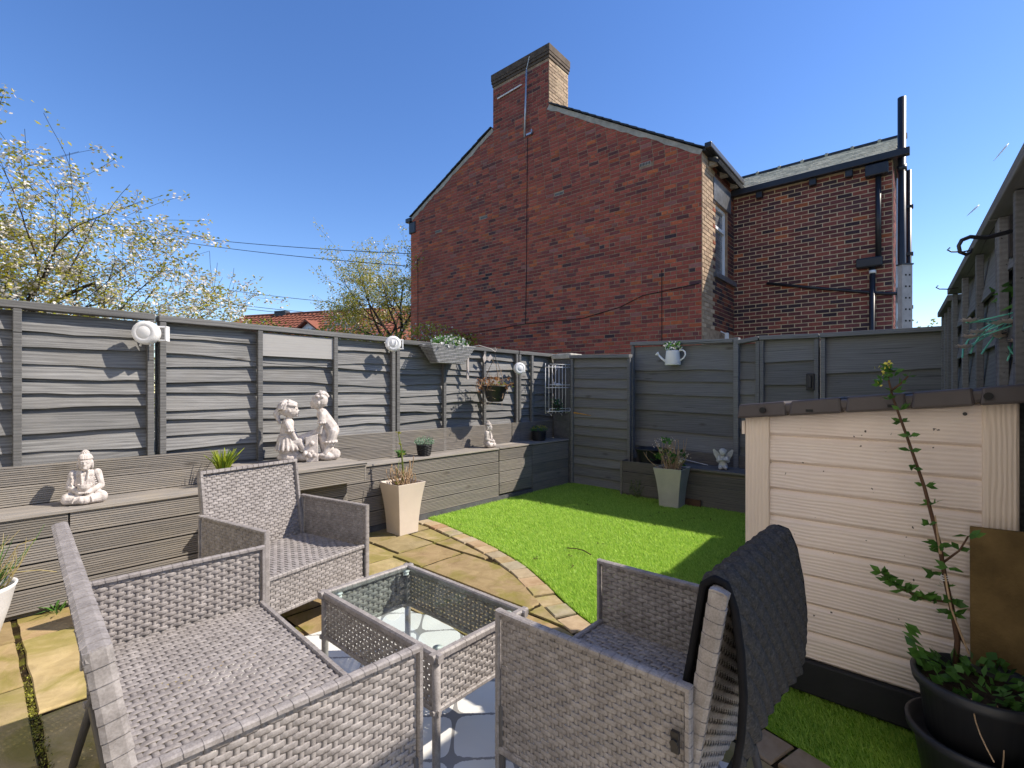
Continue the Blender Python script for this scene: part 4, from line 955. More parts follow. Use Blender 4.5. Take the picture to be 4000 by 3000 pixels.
m.build('stems', 'stem_dry', p2); lv.build('leaves', 'leaf', p2); fl.build('flower_heads', 'petal_cream', p2)
# shrublet beside it
m = MB(); lv = MB(); t = thing('weed', 'small wispy weed growing up the dark bench front', 'weed', (5.0, 2.56, .0))
for k in range(12):
    a = random.uniform(0, 6.28); c_ = stemcurve((0, 0, 0), (.06 * math.cos(a) - .02, .08 * math.sin(a), random.uniform(.10, .22))); m.tube(c_, .0018, 4)
    for q in c_[1:]:
        for j in range(3): lv.leaf(q, (random.gauss(0, 1), random.gauss(0, 1), random.gauss(0, .6)), .016, .006)
m.build('stems', 'stem_green', t); lv.build('leaves', 'leaf_dark', t)
# white round pot with dry grass, at the paving edge
t = thing('round_pot', 'white crackled round pot with dry grasses beside the long bench', 'planter', (.0, 3.36, 0))
m = MB(); m.lathe([(.085, 0), (.10, .02), (.145, .18), (.165, .27), (.172, .285), (.165, .29), (.155, .275), (.13, .2)], 36); m.build('pot', 'pot_white', t, True)
m = MB(); m.lathe([(.005, .25), (.15, .25)], 24, close=False); m.build('soil', 'soil', t)
g1, g2 = MB(), MB()
for k in range(150):
    a = random.uniform(0, 6.28); r_ = random.uniform(0, .13); p = Vector((r_ * math.cos(a), r_ * math.sin(a), .25)); h_ = random.uniform(.06, .26)
    (g1 if k % 3 else g2).tube(stemcurve(p, p + Vector((math.cos(a) * h_ * .5 + random.gauss(0, .04), math.sin(a) * h_ * .5 + random.gauss(0, .04), h_)), .02, 4), [.0022, .002, .0018, .0014, .0008], 4)
for k in range(40): a = random.uniform(0, 6.28); g2.leaf((.1 * math.cos(a), .1 * math.sin(a), .26), (math.cos(a) * .4, math.sin(a) * .4, 1), .12, .008)
g1.tube([(.05, -.02, .25), (.14, -.05, .34), (.24, -.07, .33), (.30, -.09, .31)], .002, 4)
g1.tube([(.05, -.02, .25), (.13, -.02, .38), (.17, -.03, .46), (.23, -.04, .48)], .002, 4)
g1.build('dry_grass', 'grass_dry', t); g2.build('green_grass', 'leaf', t)
# wicker pots on the bench
def wicker_pot(label, loc, r0, r1, h, leafm, kind):
    t = thing('wicker_pot', label, 'planter', loc, 0, 'small black wicker pots')
    m = MB(); nr_ = int(h / .0125)
    for k in range(nr_):
        z = .007 + k * (h - .01) / nr_; r_ = r0 + (r1 - r0) * (z / h) ** .7; n_ = 28
        m.tube([((r_ + .0035 * math.cos(math.pi * (i + k))) * math.cos(2 * math.pi * i / n_) if False else (r_ + .004 * (1 if (i // 2 + k) % 2 else -1)) * math.cos(2 * math.pi * i / n_), (r_ + .004 * (1 if (i // 2 + k) % 2 else -1)) * math.sin(2 * math.pi * i / n_), z) for i in range(n_ + 1)], .0065, 5)
    m.build('basket', 'wicker_black', t, True)
    m = MB(); m.lathe([(r0 - .006, .002), (r1 - .006, h - .012)], 20); m.build('liner', 'rubber', t)
    lv = MB(); fl = MB()
    for k in range(420 if kind == 'blue' else 260):
        a = random.uniform(0, 6.28); r_ = r1 * 1.25 * random.random() ** .5; z = h + random.uniform(-.01, .07 if kind == 'blue' else .05) * (1 - .35 * (r_ / r1) ** 2)
        lv.leaf((r_ * math.cos(a), r_ * math.sin(a), z), (math.cos(a) + random.gauss(0, .6), math.sin(a) + random.gauss(0, .6), random.uniform(0, 1.2)), random.uniform(.010, .022), .009)
        if kind != 'blue' and k % 3 == 0: fl.leaf((r_ * math.cos(a), r_ * math.sin(a), z + .02), (random.gauss(0, 1), random.gauss(0, 1), 1), .014, .012)
    lv.build('leaves', leafm, t)
    if fl.v: fl.build('flowers', 'leaf_yellow', t)
wicker_pot('black wicker pot with pale blue-green foliage beside the square planter', (2.93, 3.735, .582), .050, .070, .115, 'leaf_blue', 'blue')
wicker_pot('black wicker pot with yellow-green flowers near the block pillar', (4.78, 3.80, .584), .070, .088, .125, 'leaf', 'y')
t = thing('small_plant', 'small dark green leafy sprig on the bench edge', 'plant', (2.70, 3.80, .582)); m = MB()
for k in range(26): a = random.uniform(0, 6.28); m.leaf((random.gauss(0, .01), random.gauss(0, .01), .0 + random.uniform(0, .04)), (math.cos(a), math.sin(a), random.uniform(.1, 1)), .055, .024)
m.build('leaves', 'leaf', t); m = MB(); m.lathe([(.02, 0), (.028, .03)], 10); m.build('pot', 'rubber', t)
t = thing('spiky_plant', 'yellow-green spiky grass plant behind the sunlit armchair', 'plant', (1.36, 3.70, .548) if False else (1.19, 3.74, .548)); m = MB(); m.lathe([(.04, 0), (.055, .09), (.05, .09)], 16); m.build('pot', 'rubber', t, True); m = MB()
for k in range(95):
    a = random.uniform(0, 6.28); ti = random.uniform(.1, .75); L = random.uniform(.10, .17); p = Vector((.02 * math.cos(a), .02 * math.sin(a), .085))
    m.tube([p, p + Vector((math.cos(a) * ti * L * .45, math.sin(a) * ti * L * .45, L * .6)), p + Vector((math.cos(a) * ti * L, math.sin(a) * ti * L, L))], [.004, .0035, .0012], 4)
m.build('spikes', 'leaf_spike', t)
# big black pots with sapling
t = thing('stacked_pots', 'black plastic pots stacked one in another holding a leafy sapling', 'planter', (1.95, -.075, 0))
m = MB(); m.lathe([(.12, 0), (.150, .18), (.166, .19), (.169, .212), (.158, .215), (.150, .19)], 40); m.build('outer_pot', 'black_plastic', t, True)
m = MB(); m.lathe([(.10, .05), (.138, .33), (.152, .335), (.156, .362), (.144, .366), (.136, .34), (.13, .31)], 40); m.build('inner_pot', 'black_plastic', t, True)
m = MB(); m.lathe([(.004, .325), (.134, .328)], 24, close=False); m.build('soil', 'soil', t)
lv = MB()
for k in range(150):
    a = random.uniform(0, 6.28); r_ = .125 * random.random() ** .5; lv.leaf((r_ * math.cos(a), r_ * math.sin(a), .335 + random.uniform(0, .055)), (math.cos(a) + random.gauss(0, .5), math.sin(a) + random.gauss(0, .5), random.uniform(.1, .9)), random.uniform(.025, .045), random.uniform(.018, .032))
for k in range(8): lv.leaf((.02, .13 + random.gauss(0, .01), .36 + k * .012), (random.gauss(0, .5), 1, .7), .05, .025)
lv.build('ground_leaves', 'leaf', t)
SAP = [(.10, .05, .34), (.11, .045, .42), (.125, .055, .495), (.13, .075, .609), (.13, .087, .705), (.13, .125, .889), (.13, .17, 1.054), (.13, .204, 1.172), (.13, .218, 1.242), (.13, .214, 1.275)]
m = MB(); m.tube(SAP, [.008, .0075, .007, .0065, .006, .005, .0042, .0035, .003, .0015], 8)
side = [(3, (.06, .25, .70), .0035), (2, (.11, .0, .66), .003), (8, (.12, .17, 1.20), .0016)]
BRN = [[(.126, .06, .53), (.09, .13, .535), (.075, .20, .565), (.07, .235, .60)], [(.13, .08, .65), (.125, .04, .70), (.12, .02, .75)], [(.13, .212, 1.20), (.125, .185, 1.225), (.125, .165, 1.25)], [(.125, .055, .50), (.12, .04, .43), (.11, .02, .40)]]
for b_ in BRN: m.tube(b_, [.004, .0032, .0026, .0018][:len(b_)], 6)
m.build('trunk', 'stem', t, True); lv = MB()
def twigleaf(p, n_, L):
    for k in range(n_): a = random.uniform(0, 6.28); lv.leaf(p, (-abs(math.cos(a)) * .6, math.sin(a), random.uniform(-.2, .9)), L * random.uniform(.7, 1.25), L * .5)
for i in range(3, len(SAP)):
    for f in (0, .35, .7):
        q = Vector(SAP[i - 1]).lerp(Vector(SAP[i]), f); twigleaf(q + Vector((random.gauss(0, .012), random.gauss(0, .014), 0)), 6, .032 if i < 8 else .028)
twigleaf(SAP[-1], 6, .03)
for b_ in BRN[:1]:
    for i in range(len(b_) - 1):
        for f in (0, .3, .6, .9): twigleaf(Vector(b_[i]).lerp(Vector(b_[i + 1]), f), 5, .042)
for b_ in BRN[1:3]:
    for q in b_[1:]: twigleaf(q, 4, .038 if b_ is BRN[1] else .022)
twigleaf(Vector(SAP[4]), 8, .04); twigleaf(Vector(SAP[2]), 5, .038)
lv.build('leaves', 'leaf', t); fl = MB()
for k in range(26): fl.leaf(Vector(SAP[-1]) + Vector((random.gauss(0, .004), random.gauss(.012, .01), random.gauss(.006, .008))), (random.gauss(0, 1), random.gauss(0, 1), random.gauss(.5, 1)), .013, .010)
for k in range(8): fl.leaf(Vector((.125, .245, 1.225)) + Vector((0, random.gauss(0, .006), random.gauss(0, .005))), (random.gauss(0, 1), random.gauss(0, 1), 1), .011, .009)
fl.build('flowers', 'petal_yellow', t)
m = MB(); 
for k in range(3): m.tube([(.13 + .009 * math.cos(a), .076 + .009 * math.sin(a), .597 + k * .007) for a in [2 * math.pi * i / 10 for i in range(11)]], .0016, 4)
m.build('twine', 'white_metal', t)
m = MB(); m.tube([(.118, .075, .62), (.10, .06, .52), (.08, .02, .40)], .003, 5); m.tube([(.12, .085, .68), (.125, .098, .80)], [.004, .002], 5); m.build('cane', 'stem_dry', t)
for k in range(3):
    m = MB(); m.tube(stemcurve((-.12, -.08 + .05 * k, .36), (-.30 + .05 * k, -.02, .05 + .1 * k), .05), .0016, 4); m.build('dry_stem', 'stem_dry', t)

# ------------------------------------------------------------------ statues (one continuous remeshed body each)
def figure(name, mb, mat, parent, voxel, smooth=2):
    o = mb.build(name, mat, parent, True); r_ = o.modifiers.new('remesh', 'REMESH'); r_.mode = 'VOXEL'; r_.voxel_size = voxel; r_.use_smooth_shade = True
    s_ = o.modifiers.new('smooth', 'SMOOTH'); s_.factor = .5; s_.iterations = smooth; return o
def buddha(label, loc, rotz, s, bowl):
    t = thing('buddha_statue', label, 'statue', loc, rotz, 'cross-legged stone statues'); t.scale = (s * .82, s * .9, s); m = MB()
    for q in (-1, 1):
        m.cap((q * .035, .02, .045), (q * .095, -.03, .036), .040, .033); m.cap((q * .095, -.03, .034), (-q * .01, -.075, .028), .031, .024)
        m.cap((q * .066, .012, .170), (q * .086, .008, .098), .026, .022); m.cap((q * .086, .006, .096), (q * .024, -.064, .070), .021, .014)
        m.ell((q * .040, .004, .222), (.007, .011, .026)); m.ell((q * .016, -.066, .068), (.022, .014, .010))
        for k in range(4): m.ell((q * (.026 - .010 * k), -.078, .069), (.005, .007, .0045), 8, 6)
    m.ell((0, .015, .055), (.075, .055, .045)); m.ell((0, -.03, .03), (.095, .05, .024)); m.ell((0, .018, .115), (.062, .043, .075)); m.ell((0, .016, .168), (.070, .036, .028))
    m.cap((0, .012, .18), (0, .006, .21), .024, .022); m.ell((0, 0, .232), (.036, .040, .045)); m.ell((0, -.010, .222), (.031, .033, .036))
    m.ell((0, .008, .252), (.039, .041, .036)); m.ell((0, .010, .285), (.020, .020, .018))
    m.cap((0, -.040, .240), (0, -.0455, .226), .0042, .0062, 8); m.ell((0, -.041, .211), (.011, .005, .0035)); m.ell((0, -.038, .203), (.012, .008, .007))
    for q in (-1, 1): m.cap((q * .005, -.040, .243), (q * .025, -.032, .244), .0032, .0026, 6); m.ell((q * .0155, -.0335, .235), (.0095, .006, .0045)); m.cap((q * .020, -.02, .185), (q * .012, -.035, .10), .006, .006, 6)
    for k in range(5): m.cap((.05 + .004 * k, -.025 - .002 * k, .165 - .012 * k), (-.03, -.035, .10 - .006 * k), .0045, .0035, 6)
    for k in range(4): m.cap((-.072 - .004 * k, -.012, .16 - .018 * k), (-.060, -.030, .135 - .018 * k), .004, .003, 6); m.cap((-.05 + .03 * k, -.082, .045), (-.06 + .036 * k, -.084, .018), .006, .005, 6)
    if bowl:
        m.lathe([(.006, .078), (.026, .080), (.037, .098), (.038, .118), (.034, .118), (.032, .100), (.015, .088)], 20, (0, -.052, 0))
    figure('body', m, 'statue_stone', t, .0028, 2)
    m = MB()
    for i in range(9):
        ph = .10 + i * .155; n_ = max(1, int(30 * math.sin(ph)))
        for k in range(n_):
            th = 2 * math.pi * (k + .5 * (i % 2)) / n_; x, y, z = .0395 * math.sin(ph) * math.cos(th), .008 + .0415 * math.sin(ph) * math.sin(th), .252 + .0365 * math.cos(ph)
            if y < -.022 and z < .256: continue
            m.ell((x, y, z), .0058, 7, 5)
    for i in range(4):
        for k in range(9): ph = .25 + i * .35; th = 2 * math.pi * (k + .5 * (i % 2)) / 9; m.ell((.020 * math.sin(ph) * math.cos(th), .010 + .020 * math.sin(ph) * math.sin(th), .287 + .018 * math.cos(ph)), .0055, 7, 5)
    m.build('hair_curls', 'statue_stone', t, True); return t
buddha('large white seated cross-legged statue holding a bowl on the long bench', (.465, 3.745, .548), R(-12), 1.0, True)
buddha('small pale seated cross-legged statue with hands in lap below hanging basket', (3.84, 3.76, .582), R(28), .95, False)
# two children kissing over a log
t = thing('children_statue', 'pale stone statue of a sitting girl and leaning boy about to kiss', 'statue', (1.755, 3.66, .664), R(-28)); m = MB()
# rock base and log
for (x, y, z, a, b_, c_) in ((-.14, 0, .03, .085, .06, .035), (.0, .0, .03, .12, .07, .035), (.14, 0, .03, .08, .065, .035), (.19, .0, .04, .05, .05, .04)): m.ell((x, y, z), (a, b_, c_))
m.cap((-.17, .01, .09), (-.09, .0, .04), .05, .045); m.cap((-.10, .02, .12), (.09, .02, .19), .042, .038); m.cap((.10, .01, .20), (.15, .02, .04), .045, .05)
m.hexa([(-.01, -.075, .0), (.075, -.075, .0), (.075, -.02, .0), (-.01, -.02, .0), (-.02, -.065, .165), (.07, -.065, .185), (.07, -.01, .185), (-.02, -.01, .165)]); m.ell((.028, -.075, .125), (.016, .014, .016))
for k in range(9): a = random.uniform(0, 6.28); m.ell((.015 + .035 * math.cos(a), -.085 + .02 * math.sin(a), .045 + .01 * (k % 3)), .014, 10, 7)
# girl
m.ell((-.155, 0, .135), (.072, .066, .062)); m.ell((-.13, -.01, .11), (.075, .07, .045)); m.cap((-.155, 0, .16), (-.145, 0, .255), .052, .046); m.cap((-.145, 0, .27), (-.135, 0, .305), .022, .021)
for q in (-1, 1):
    m.cap((-.145, q * .046, .258), (-.128, q * .055, .225), .025, .027); m.cap((-.128, q * .055, .225), (-.075, q * .042, .135), .019, .014); m.ell((-.066, q * .040, .125), (.018, .014, .010))
    m.cap((-.12, q * .035, .12), (-.058, q * .038, .135), .032, .027); m.cap((-.058, q * .038, .13), (-.005, q * .045 - .015, .055), .025, .017); m.ell((.018, q * .045 - .018, .042), (.030, .016, .013))
m.ell((-.128, 0, .352), (.055, .050, .056)); m.ell((-.150, 0, .362), (.055, .055, .056)); m.ell((-.085, 0, .336), (.018, .026, .022)); m.ell((-.071, 0, .345), (.008, .007, .007)); m.ell((-.073, 0, .328), (.007, .011, .005)); m.ell((-.082, 0, .312), (.012, .016, .010))
for q in (-1, 1): m.ell((-.080, q * .020, .357), (.006, .010, .006)); m.ell((-.130, q * .053, .345), (.010, .007, .013))
m.cap((-.20, .0, .352), (-.225, 0, .325), .028, .024); m.cap((-.225, 0, .325), (-.205, 0, .262), .024, .010)
for k in range(7): a = -1.1 + k * .36; m.cap((-.135, .052 * math.sin(a), .362 + .05 * math.cos(a)), (-.085, .046 * math.sin(a), .366 + .03 * math.cos(a)), .012, .008, 8)
# boy
m.ell((.175, 0, .205), (.056, .056, .055)); m.cap((.17, 0, .22), (.105, 0, .315), .054, .046); m.cap((.10, 0, .325), (.085, 0, .355), .023, .022)
for q in (-1, 1):
    m.cap((.105, q * .048, .312), (.100, q * .060, .275), .026, .028); m.cap((.100, q * .060, .275), (.085, q * .045, .195), .018, .014); m.ell((.080, q * .042, .190), (.020, .014, .011))
    m.cap((.185, q * .032, .19), (.165, q * .040, .120), .038, .034); m.cap((.165, q * .040, .125), (.125, q * .042 - .01, .055), .026, .017); m.ell((.100, q * .042 - .012, .042), (.032, .017, .013))
m.ell((.072, 0, .405), (.052, .050, .056)); m.ell((.090, 0, .418), (.056, .056, .055)); m.ell((.030, 0, .390), (.016, .025, .022)); m.ell((.018, 0, .400), (.008, .007, .007)); m.ell((.020, 0, .384), (.006, .011, .005)); m.ell((.030, 0, .368), (.012, .016, .010))
for q in (-1, 1): m.ell((.025, q * .019, .412), (.006, .010, .006)); m.ell((.076, q * .053, .398), (.010, .008, .014))
for k in range(26): ph = random.uniform(.1, 1.35); th = random.uniform(-2.2, 2.2); m.ell((.092 + .054 * math.sin(ph) * math.cos(th), .056 * math.sin(ph) * math.sin(th), .420 + .054 * math.cos(ph)), (.016, .014, .012), 9, 6)
for k in range(16): a = 2 * math.pi * k / 16; m.cap((-.15 + .055 * math.cos(a), .052 * math.sin(a), .165), (-.140 + .088 * math.cos(a), .082 * math.sin(a), .088), .009, .013, 6)
for k in range(14): a = 2 * math.pi * k / 14; m.cap((-.155 + .05 * math.cos(a), .05 * math.sin(a), .178), (-.155 + .052 * math.cos(a + .45), .052 * math.sin(a + .45), .178), .008, .008, 6)
for q in (-1, 1):
    for k in range(10): a = 2 * math.pi * k / 10; m.ell((.166 + .042 * math.cos(a), q * .041 + .036 * math.sin(a), .128), (.012, .012, .009), 8, 5); m.ell((-.126 + .026 * math.cos(a), q * .055 + .026 * math.sin(a), .212), .008, 7, 5); m.ell((.099 + .027 * math.cos(a), q * .060 + .027 * math.sin(a), .262), .008, 7, 5)
for k in range(30): ph = random.uniform(.1, 1.5); th = random.uniform(1.0, 5.3); m.cap((-.150 + .055 * math.sin(ph) * math.cos(th), .055 * math.sin(ph) * math.sin(th), .362 + .056 * math.cos(ph)), (-.160 + .06 * math.sin(ph + .4) * math.cos(th), .058 * math.sin(ph + .4) * math.sin(th), .360 + .056 * math.cos(ph + .4)), .009, .007, 6)
for v in range(len(m.v)): x, y, z = m.v[v]; m.v[v] = (x * .98, y, z * 1.12)
figure('figures', m, 'statue_stone', t, .0032, 1)
# angel
t = thing('angel_statue', 'small grey kneeling winged cherub statue on the dark bench', 'statue', (5.17, 1.70, .396), R(-72)); m = MB()
for q in (-1, 1): m.cap((q * .022, .0, .03), (q * .024, -.035, .022), .025, .020); m.cap((q * .022, .02, .02), (q * .022, .05, .015), .020, .012); m.cap((q * .036, .0, .125), (q * .042, -.02, .095), .015, .013); m.cap((q * .042, -.02, .095), (q * .010, -.045, .105), .012, .009)
m.ell((0, .005, .045), (.042, .034, .045)); m.ell((0, .004, .095), (.036, .028, .045)); m.ell((0, .0, .170), (.031, .031, .034)); m.ell((0, .006, .178), (.034, .034, .032)); m.cap((0, .002, .12), (0, 0, .15), .016, .015)
for k in range(22): ph = random.uniform(.1, 1.5); th = random.uniform(-.6, 3.74); m.ell((.033 * math.sin(ph) * math.cos(th), .006 + .033 * math.sin(ph) * math.sin(th), .178 + .032 * math.cos(ph)), .009, 8, 6)
m.ell((0, -.031, .166), (.005, .006, .005)); m.ell((0, -.030, .155), (.009, .004, .003))
figure('body', m, 'angel_stone', t, .0026, 1)
for q in (-1, 1):
    m = MB(); pts = [(.012, .13), (.05, .175), (.085, .205), (.098, .195), (.088, .15), (.07, .115), (.062, .098), (.066, .078), (.045, .062), (.018, .085)]
    m.loft([[(q * x, .030 + .03 * x, z) for x, z in pts], [(q * x, .042 + .03 * x, z) for x, z in pts]]); 
    for k in range(4): m.cap((q * (.02 + .012 * k), .03, .12 + .016 * k), (q * (.055 + .008 * k), .030, .10 + .026 * k), .004, .003, 6)
    m.build('wing', 'angel_stone', t)

# ------------------------------------------------------------------ things on the fences
def reel(label, loc, rz, s=1, style=0):
    t = thing('line_reel', label, 'reel', loc, rz, 'white washing line reels on the fence'); m = MB()
    n_ = 30; prof = [(.060, 0), (.082, .006), (.086, .02), (.086, .034), (.089, .036), (.089, .044), (.086, .046), (.086, .060), (.080, .068), (.050, .071), (.048, .0695), (.046, .071), (.0, .071)]
    # drum axis along -y-ish (local y)
    vs_, fs_ = [], []
    for r_, d in prof:
        for k in range(n_): a = 2 * math.pi * k / n_; vs_.append((r_ * math.cos(a) * s, -d * s * 1.25, r_ * math.sin(a) * s))
    for i in range(len(prof) - 1):
        for k in range(n_): fs_.append((i * n_ + k, i * n_ + (k + 1) % n_, (i + 1) * n_ + (k + 1) % n_, (i + 1) * n_ + k))
    fs_.append(tuple(range(n_))); m.add(vs_, fs_); m.build('drum', 'white_plastic', t, True)
    m = MB(); m.box(.03 * s, .12 * s, -.010, .03, .045 * s, .058 * s); m.box(.03 * s, .12 * s, -.010, .03, -.058 * s, -.045 * s); m.box(.105 * s, .118 * s, -.01, .035, -.058 * s, .058 * s); m.build('bracket', 'white_plastic', t, bevel=.003)
    m = MB(); m.tube([(-.04 * s, -.03, -.076 * s), (-.045 * s, -.035, -.10 * s)], .008 * s, 8); m.tube([(.02 * s, -.03, -.078 * s), (.02 * s, -.035, -.10 * s)], .006 * s, 8); m.build('line_guide', 'white_plastic', t, True)
    if style:
        m = MB(); 
        for x in (-.02, .015): m.tube([(x - .02, -.086 * s, -.035), (x + .01, -.090 * s, 0), (x + .005, -.086 * s, .035)], .004, 6)
        m.build('moulding', 'white_plastic', t, True)
reel('white round washing line reel on the double batten, above the large statue', (.80, 3.87, 1.575), R(-38), .86)
reel('white ribbed washing line reel on the fence beside the flower trough', (2.66, 3.86, 1.64), R(-30), .82, 1)
reel('white round washing line reel on the fence beyond the hanging basket', (4.46, 3.87, 1.475), R(-25), .80)
# wicker flower trough
t = thing('flower_trough', 'grey wicker trough of white and green artificial flowers hung on the fence', 'basket', (3.31, 3.83, 1.49)); m = MB()
nr_ = 14
for k in range(nr_):
    f = k / (nr_ - 1); hw = .185 + .115 * f; hd = .055 + .035 * f; z = .175 * f; loop = [(-hw, -hd), (hw, -hd), (hw, hd), (-hw, hd), (-hw, -hd)]; P = []
    for (a, b_), (c_, d_) in zip(loop[:-1], loop[1:]):
        L = math.hypot(c_ - a, d_ - b_); n_ = max(2, int(L / .012))
        for i in range(n_): q = i / n_; w = .004 * (1 if (i // 1 + k) % 2 else -1); P.append((a + (c_ - a) * q + (w if a == c_ else 0), b_ + (d_ - b_) * q + (w if b_ == d_ else 0), z))
    P.append(P[0]); m.tube(P, .0058, 5)
m.build('basket', 'wicker_silver', t, True)
m = MB(); m.hexa([(-.18, -.05, .004), (.18, -.05, .004), (.18, .05, .004), (-.18, .05, .004), (-.275, -.075, .15), (.275, -.075, .15), (.275, .075, .15), (-.275, .075, .15)]); m.build('liner', 'rubber', t)
lv, fl, fp = MB(), MB(), MB()
for k in range(520):
    x = random.uniform(-.20, .22); z = .17 + .10 * random.random() * (1 - (x / .27) ** 2); y = random.gauss(-.01, .045); (lv if k % 2 else fl).leaf((x, y, z), (random.gauss(0, 1), random.gauss(-.3, 1), random.gauss(.5, 1)), random.uniform(.03, .052) if k % 2 else .026, .026)
lv.build('leaves', 'leaf', t); fl.build('white_flowers', 'petal_white', t)
m = MB(); m.tube([(-.22, .09, .19), (-.22, .14, .215)], .004, 5); m.tube([(.22, .09, .19), (.22, .14, .215)], .004, 5); m.build('hanger', 'iron', t)
# hanging basket with bracket
t = thing('hanging_basket', 'black hanging bowl of withered trailing plant on a wall bracket', 'basket', (3.88, 3.70, 1.08)); m = MB()
m.lathe([(.05, 0), (.085, .01), (.105, .06), (.135, .165), (.150, .168), (.150, .180), (.135, .178), (.10, .10)], 30); m.build('bowl', 'black_plastic', t, True)
m = MB(); m.lathe([(.004, .14), (.125, .145)], 20, close=False); m.build('soil', 'soil', t)
m = MB()
for k in range(3): a = 2.1 * k + .5; m.tube([(.145 * math.cos(a), .145 * math.sin(a), .178), (0, 0, .52)], .0025, 5)
m.tube([(.0, 0, .52), (.0, 0, .56)], .003, 5); m.build('chains', 'iron', t)
m = MB(); m.box(-.23, -.205, .20, .215, .25, .63); m.tube([(-.217, .20, .60), (-.15, .10, .62), (-.05, .02, .585), (0, 0, .555), (.02, 0, .575), (.0, 0, .60)], .005, 6); m.build('bracket', 'galv', t)
m = MB(); lv = MB()
for k in range(34):
    a = random.uniform(0, 6.28); r_ = random.uniform(.05, .13); p = Vector((r_ * math.cos(a), r_ * math.sin(a), .16)); e_ = p + Vector((math.cos(a) * random.uniform(.03, .12), math.sin(a) * random.uniform(.0, .08), random.uniform(-.24, .16)))
    c_ = stemcurve(p, e_, .05, 6); c_[2].z += .06; c_[3].z += .05; m.tube(c_, .0018, 4)
    for q in c_[1:4]:
        for j in range(3): lv.leaf(q, (random.gauss(0, 1), random.gauss(0, 1), random.gauss(0, 1)), random.uniform(.02, .036), .02)
for k in range(8): c_ = stemcurve((random.gauss(0, .06), random.gauss(-.04, .05), .16), (random.gauss(.02, .09), random.gauss(-.03, .04), random.uniform(.3, .5)), .06, 6); m.tube(c_, .0016, 4)
m.build('withered_stems', 'stem_dry', t); lv.build('withered_leaves', 'leaf_dead', t)
m = MB()
for k in range(50): lv2 = m.leaf((random.gauss(0, .05), random.gauss(-.03, .06), .17 + random.uniform(0, .04)), (random.gauss(0, 1), random.gauss(0, 1), random.gauss(.2, 1)), .028, .02)
m.build('leaves', 'leaf_yellow', t)
# butterfly ornament, metal hook
m = MB(); m.add([(0, 0, 0), (.05, -.01, .06), (.09, -.01, .03), (.05, 0, -.02), (-.04, -.01, .07), (-.07, -.01, .02), (-.04, 0, -.04)], [(0, 3, 2, 1), (0, 4, 5, 6)]); ob = m.build('metal_ornament', 'galv', None, loc=(3.95, 3.90, 1.56)); sm = ob.modifiers.new('t', 'SOLIDIFY'); sm.thickness = .003; tag(ob, 'small grey metal butterfly ornament above the hanging bowl', 'ornament')
# wire rack on the pillar corner
t = thing('wire_rack', 'white wire hanging rack with a little plant beside the block pillar', 'rack', (5.05, 3.74, .915), R(-20)); m = MB(); w, h, dp = .155, .62, .10
for k in range(7): x = -w + 2 * w * k / 6; m.tube([(x, 0, 0), (x, 0, h), (x, -.0, h)], .0035, 5)
for z in (.03, .33, h - .03):
    m.tube([(-w, 0, z), (-w, -dp, z), (w, -dp, z), (w, 0, z), (-w, 0, z)], .0035, 5); m.tube([(-w, -dp, z + .035), (w, -dp, z + .035)], .003, 5)
    for k in range(6): x = -w + 2 * w * k / 5; m.tube([(x, 0, z), (x, -dp, z)], .0025, 4)
for x in (-w, w): m.tube([(x, 0, 0), (x, -dp, .03), (x, -dp, .065)], .0035, 5); m.tube([(x, 0, h - .03), (x, 0, h + .02)], .0035, 5)
m.tube([(-.09, 0, .0), (-.08, -.03, -.03), (-.07, 0, 0)], .003, 4); m.tube([(.09, 0, .0), (.08, -.03, -.03), (.07, 0, 0)], .003, 4); m.tube([(-.03, 0, h), (0, -.02, h - .07), (.03, 0, h)], .003, 4)
m.build('wires', 'white_metal', t, True)
m = MB(); m.ell((0, -.05, .365), (.055, .025, .022)); m.ell((-.055, -.055, .38), (.022, .02, .02)); m.cap((.05, -.05, .36), (.075, -.055, .365), .010, .006); m.cap((-.066, -.06, .397), (-.068, -.06, .408), .006, .002); m.cap((-.048, -.06, .397), (-.046, -.06, .408), .006, .002)
ob = m.build('cat_ornament', 'statue_stone', None, True, loc=(5.05, 3.74, .915), rot=(0, 0, R(-20))); rm = ob.modifiers.new('r', 'REMESH'); rm.mode = 'VOXEL'; rm.voxel_size = .003; rm.use_smooth_shade = True; tag(ob, 'little white lying cat ornament on the rack middle shelf', 'ornament')
t2 = thing('rack_plant', 'small green artificial plant in a black pot on the rack bottom shelf', 'plant', (5.0, 3.68, .95)); m = MB(); m.lathe([(.03, 0), (.045, .07), (.04, .07)], 14); m.build('pot', 'rubber', t2); m = MB()
for k in range(110): m.leaf((random.gauss(-.01, .035), random.gauss(0, .03), random.uniform(.02, .15)), (random.gauss(0, 1), random.gauss(0, 1), random.gauss(0, 1)), .032, .02)
m.build('leaves', 'leaf_dark', t2)
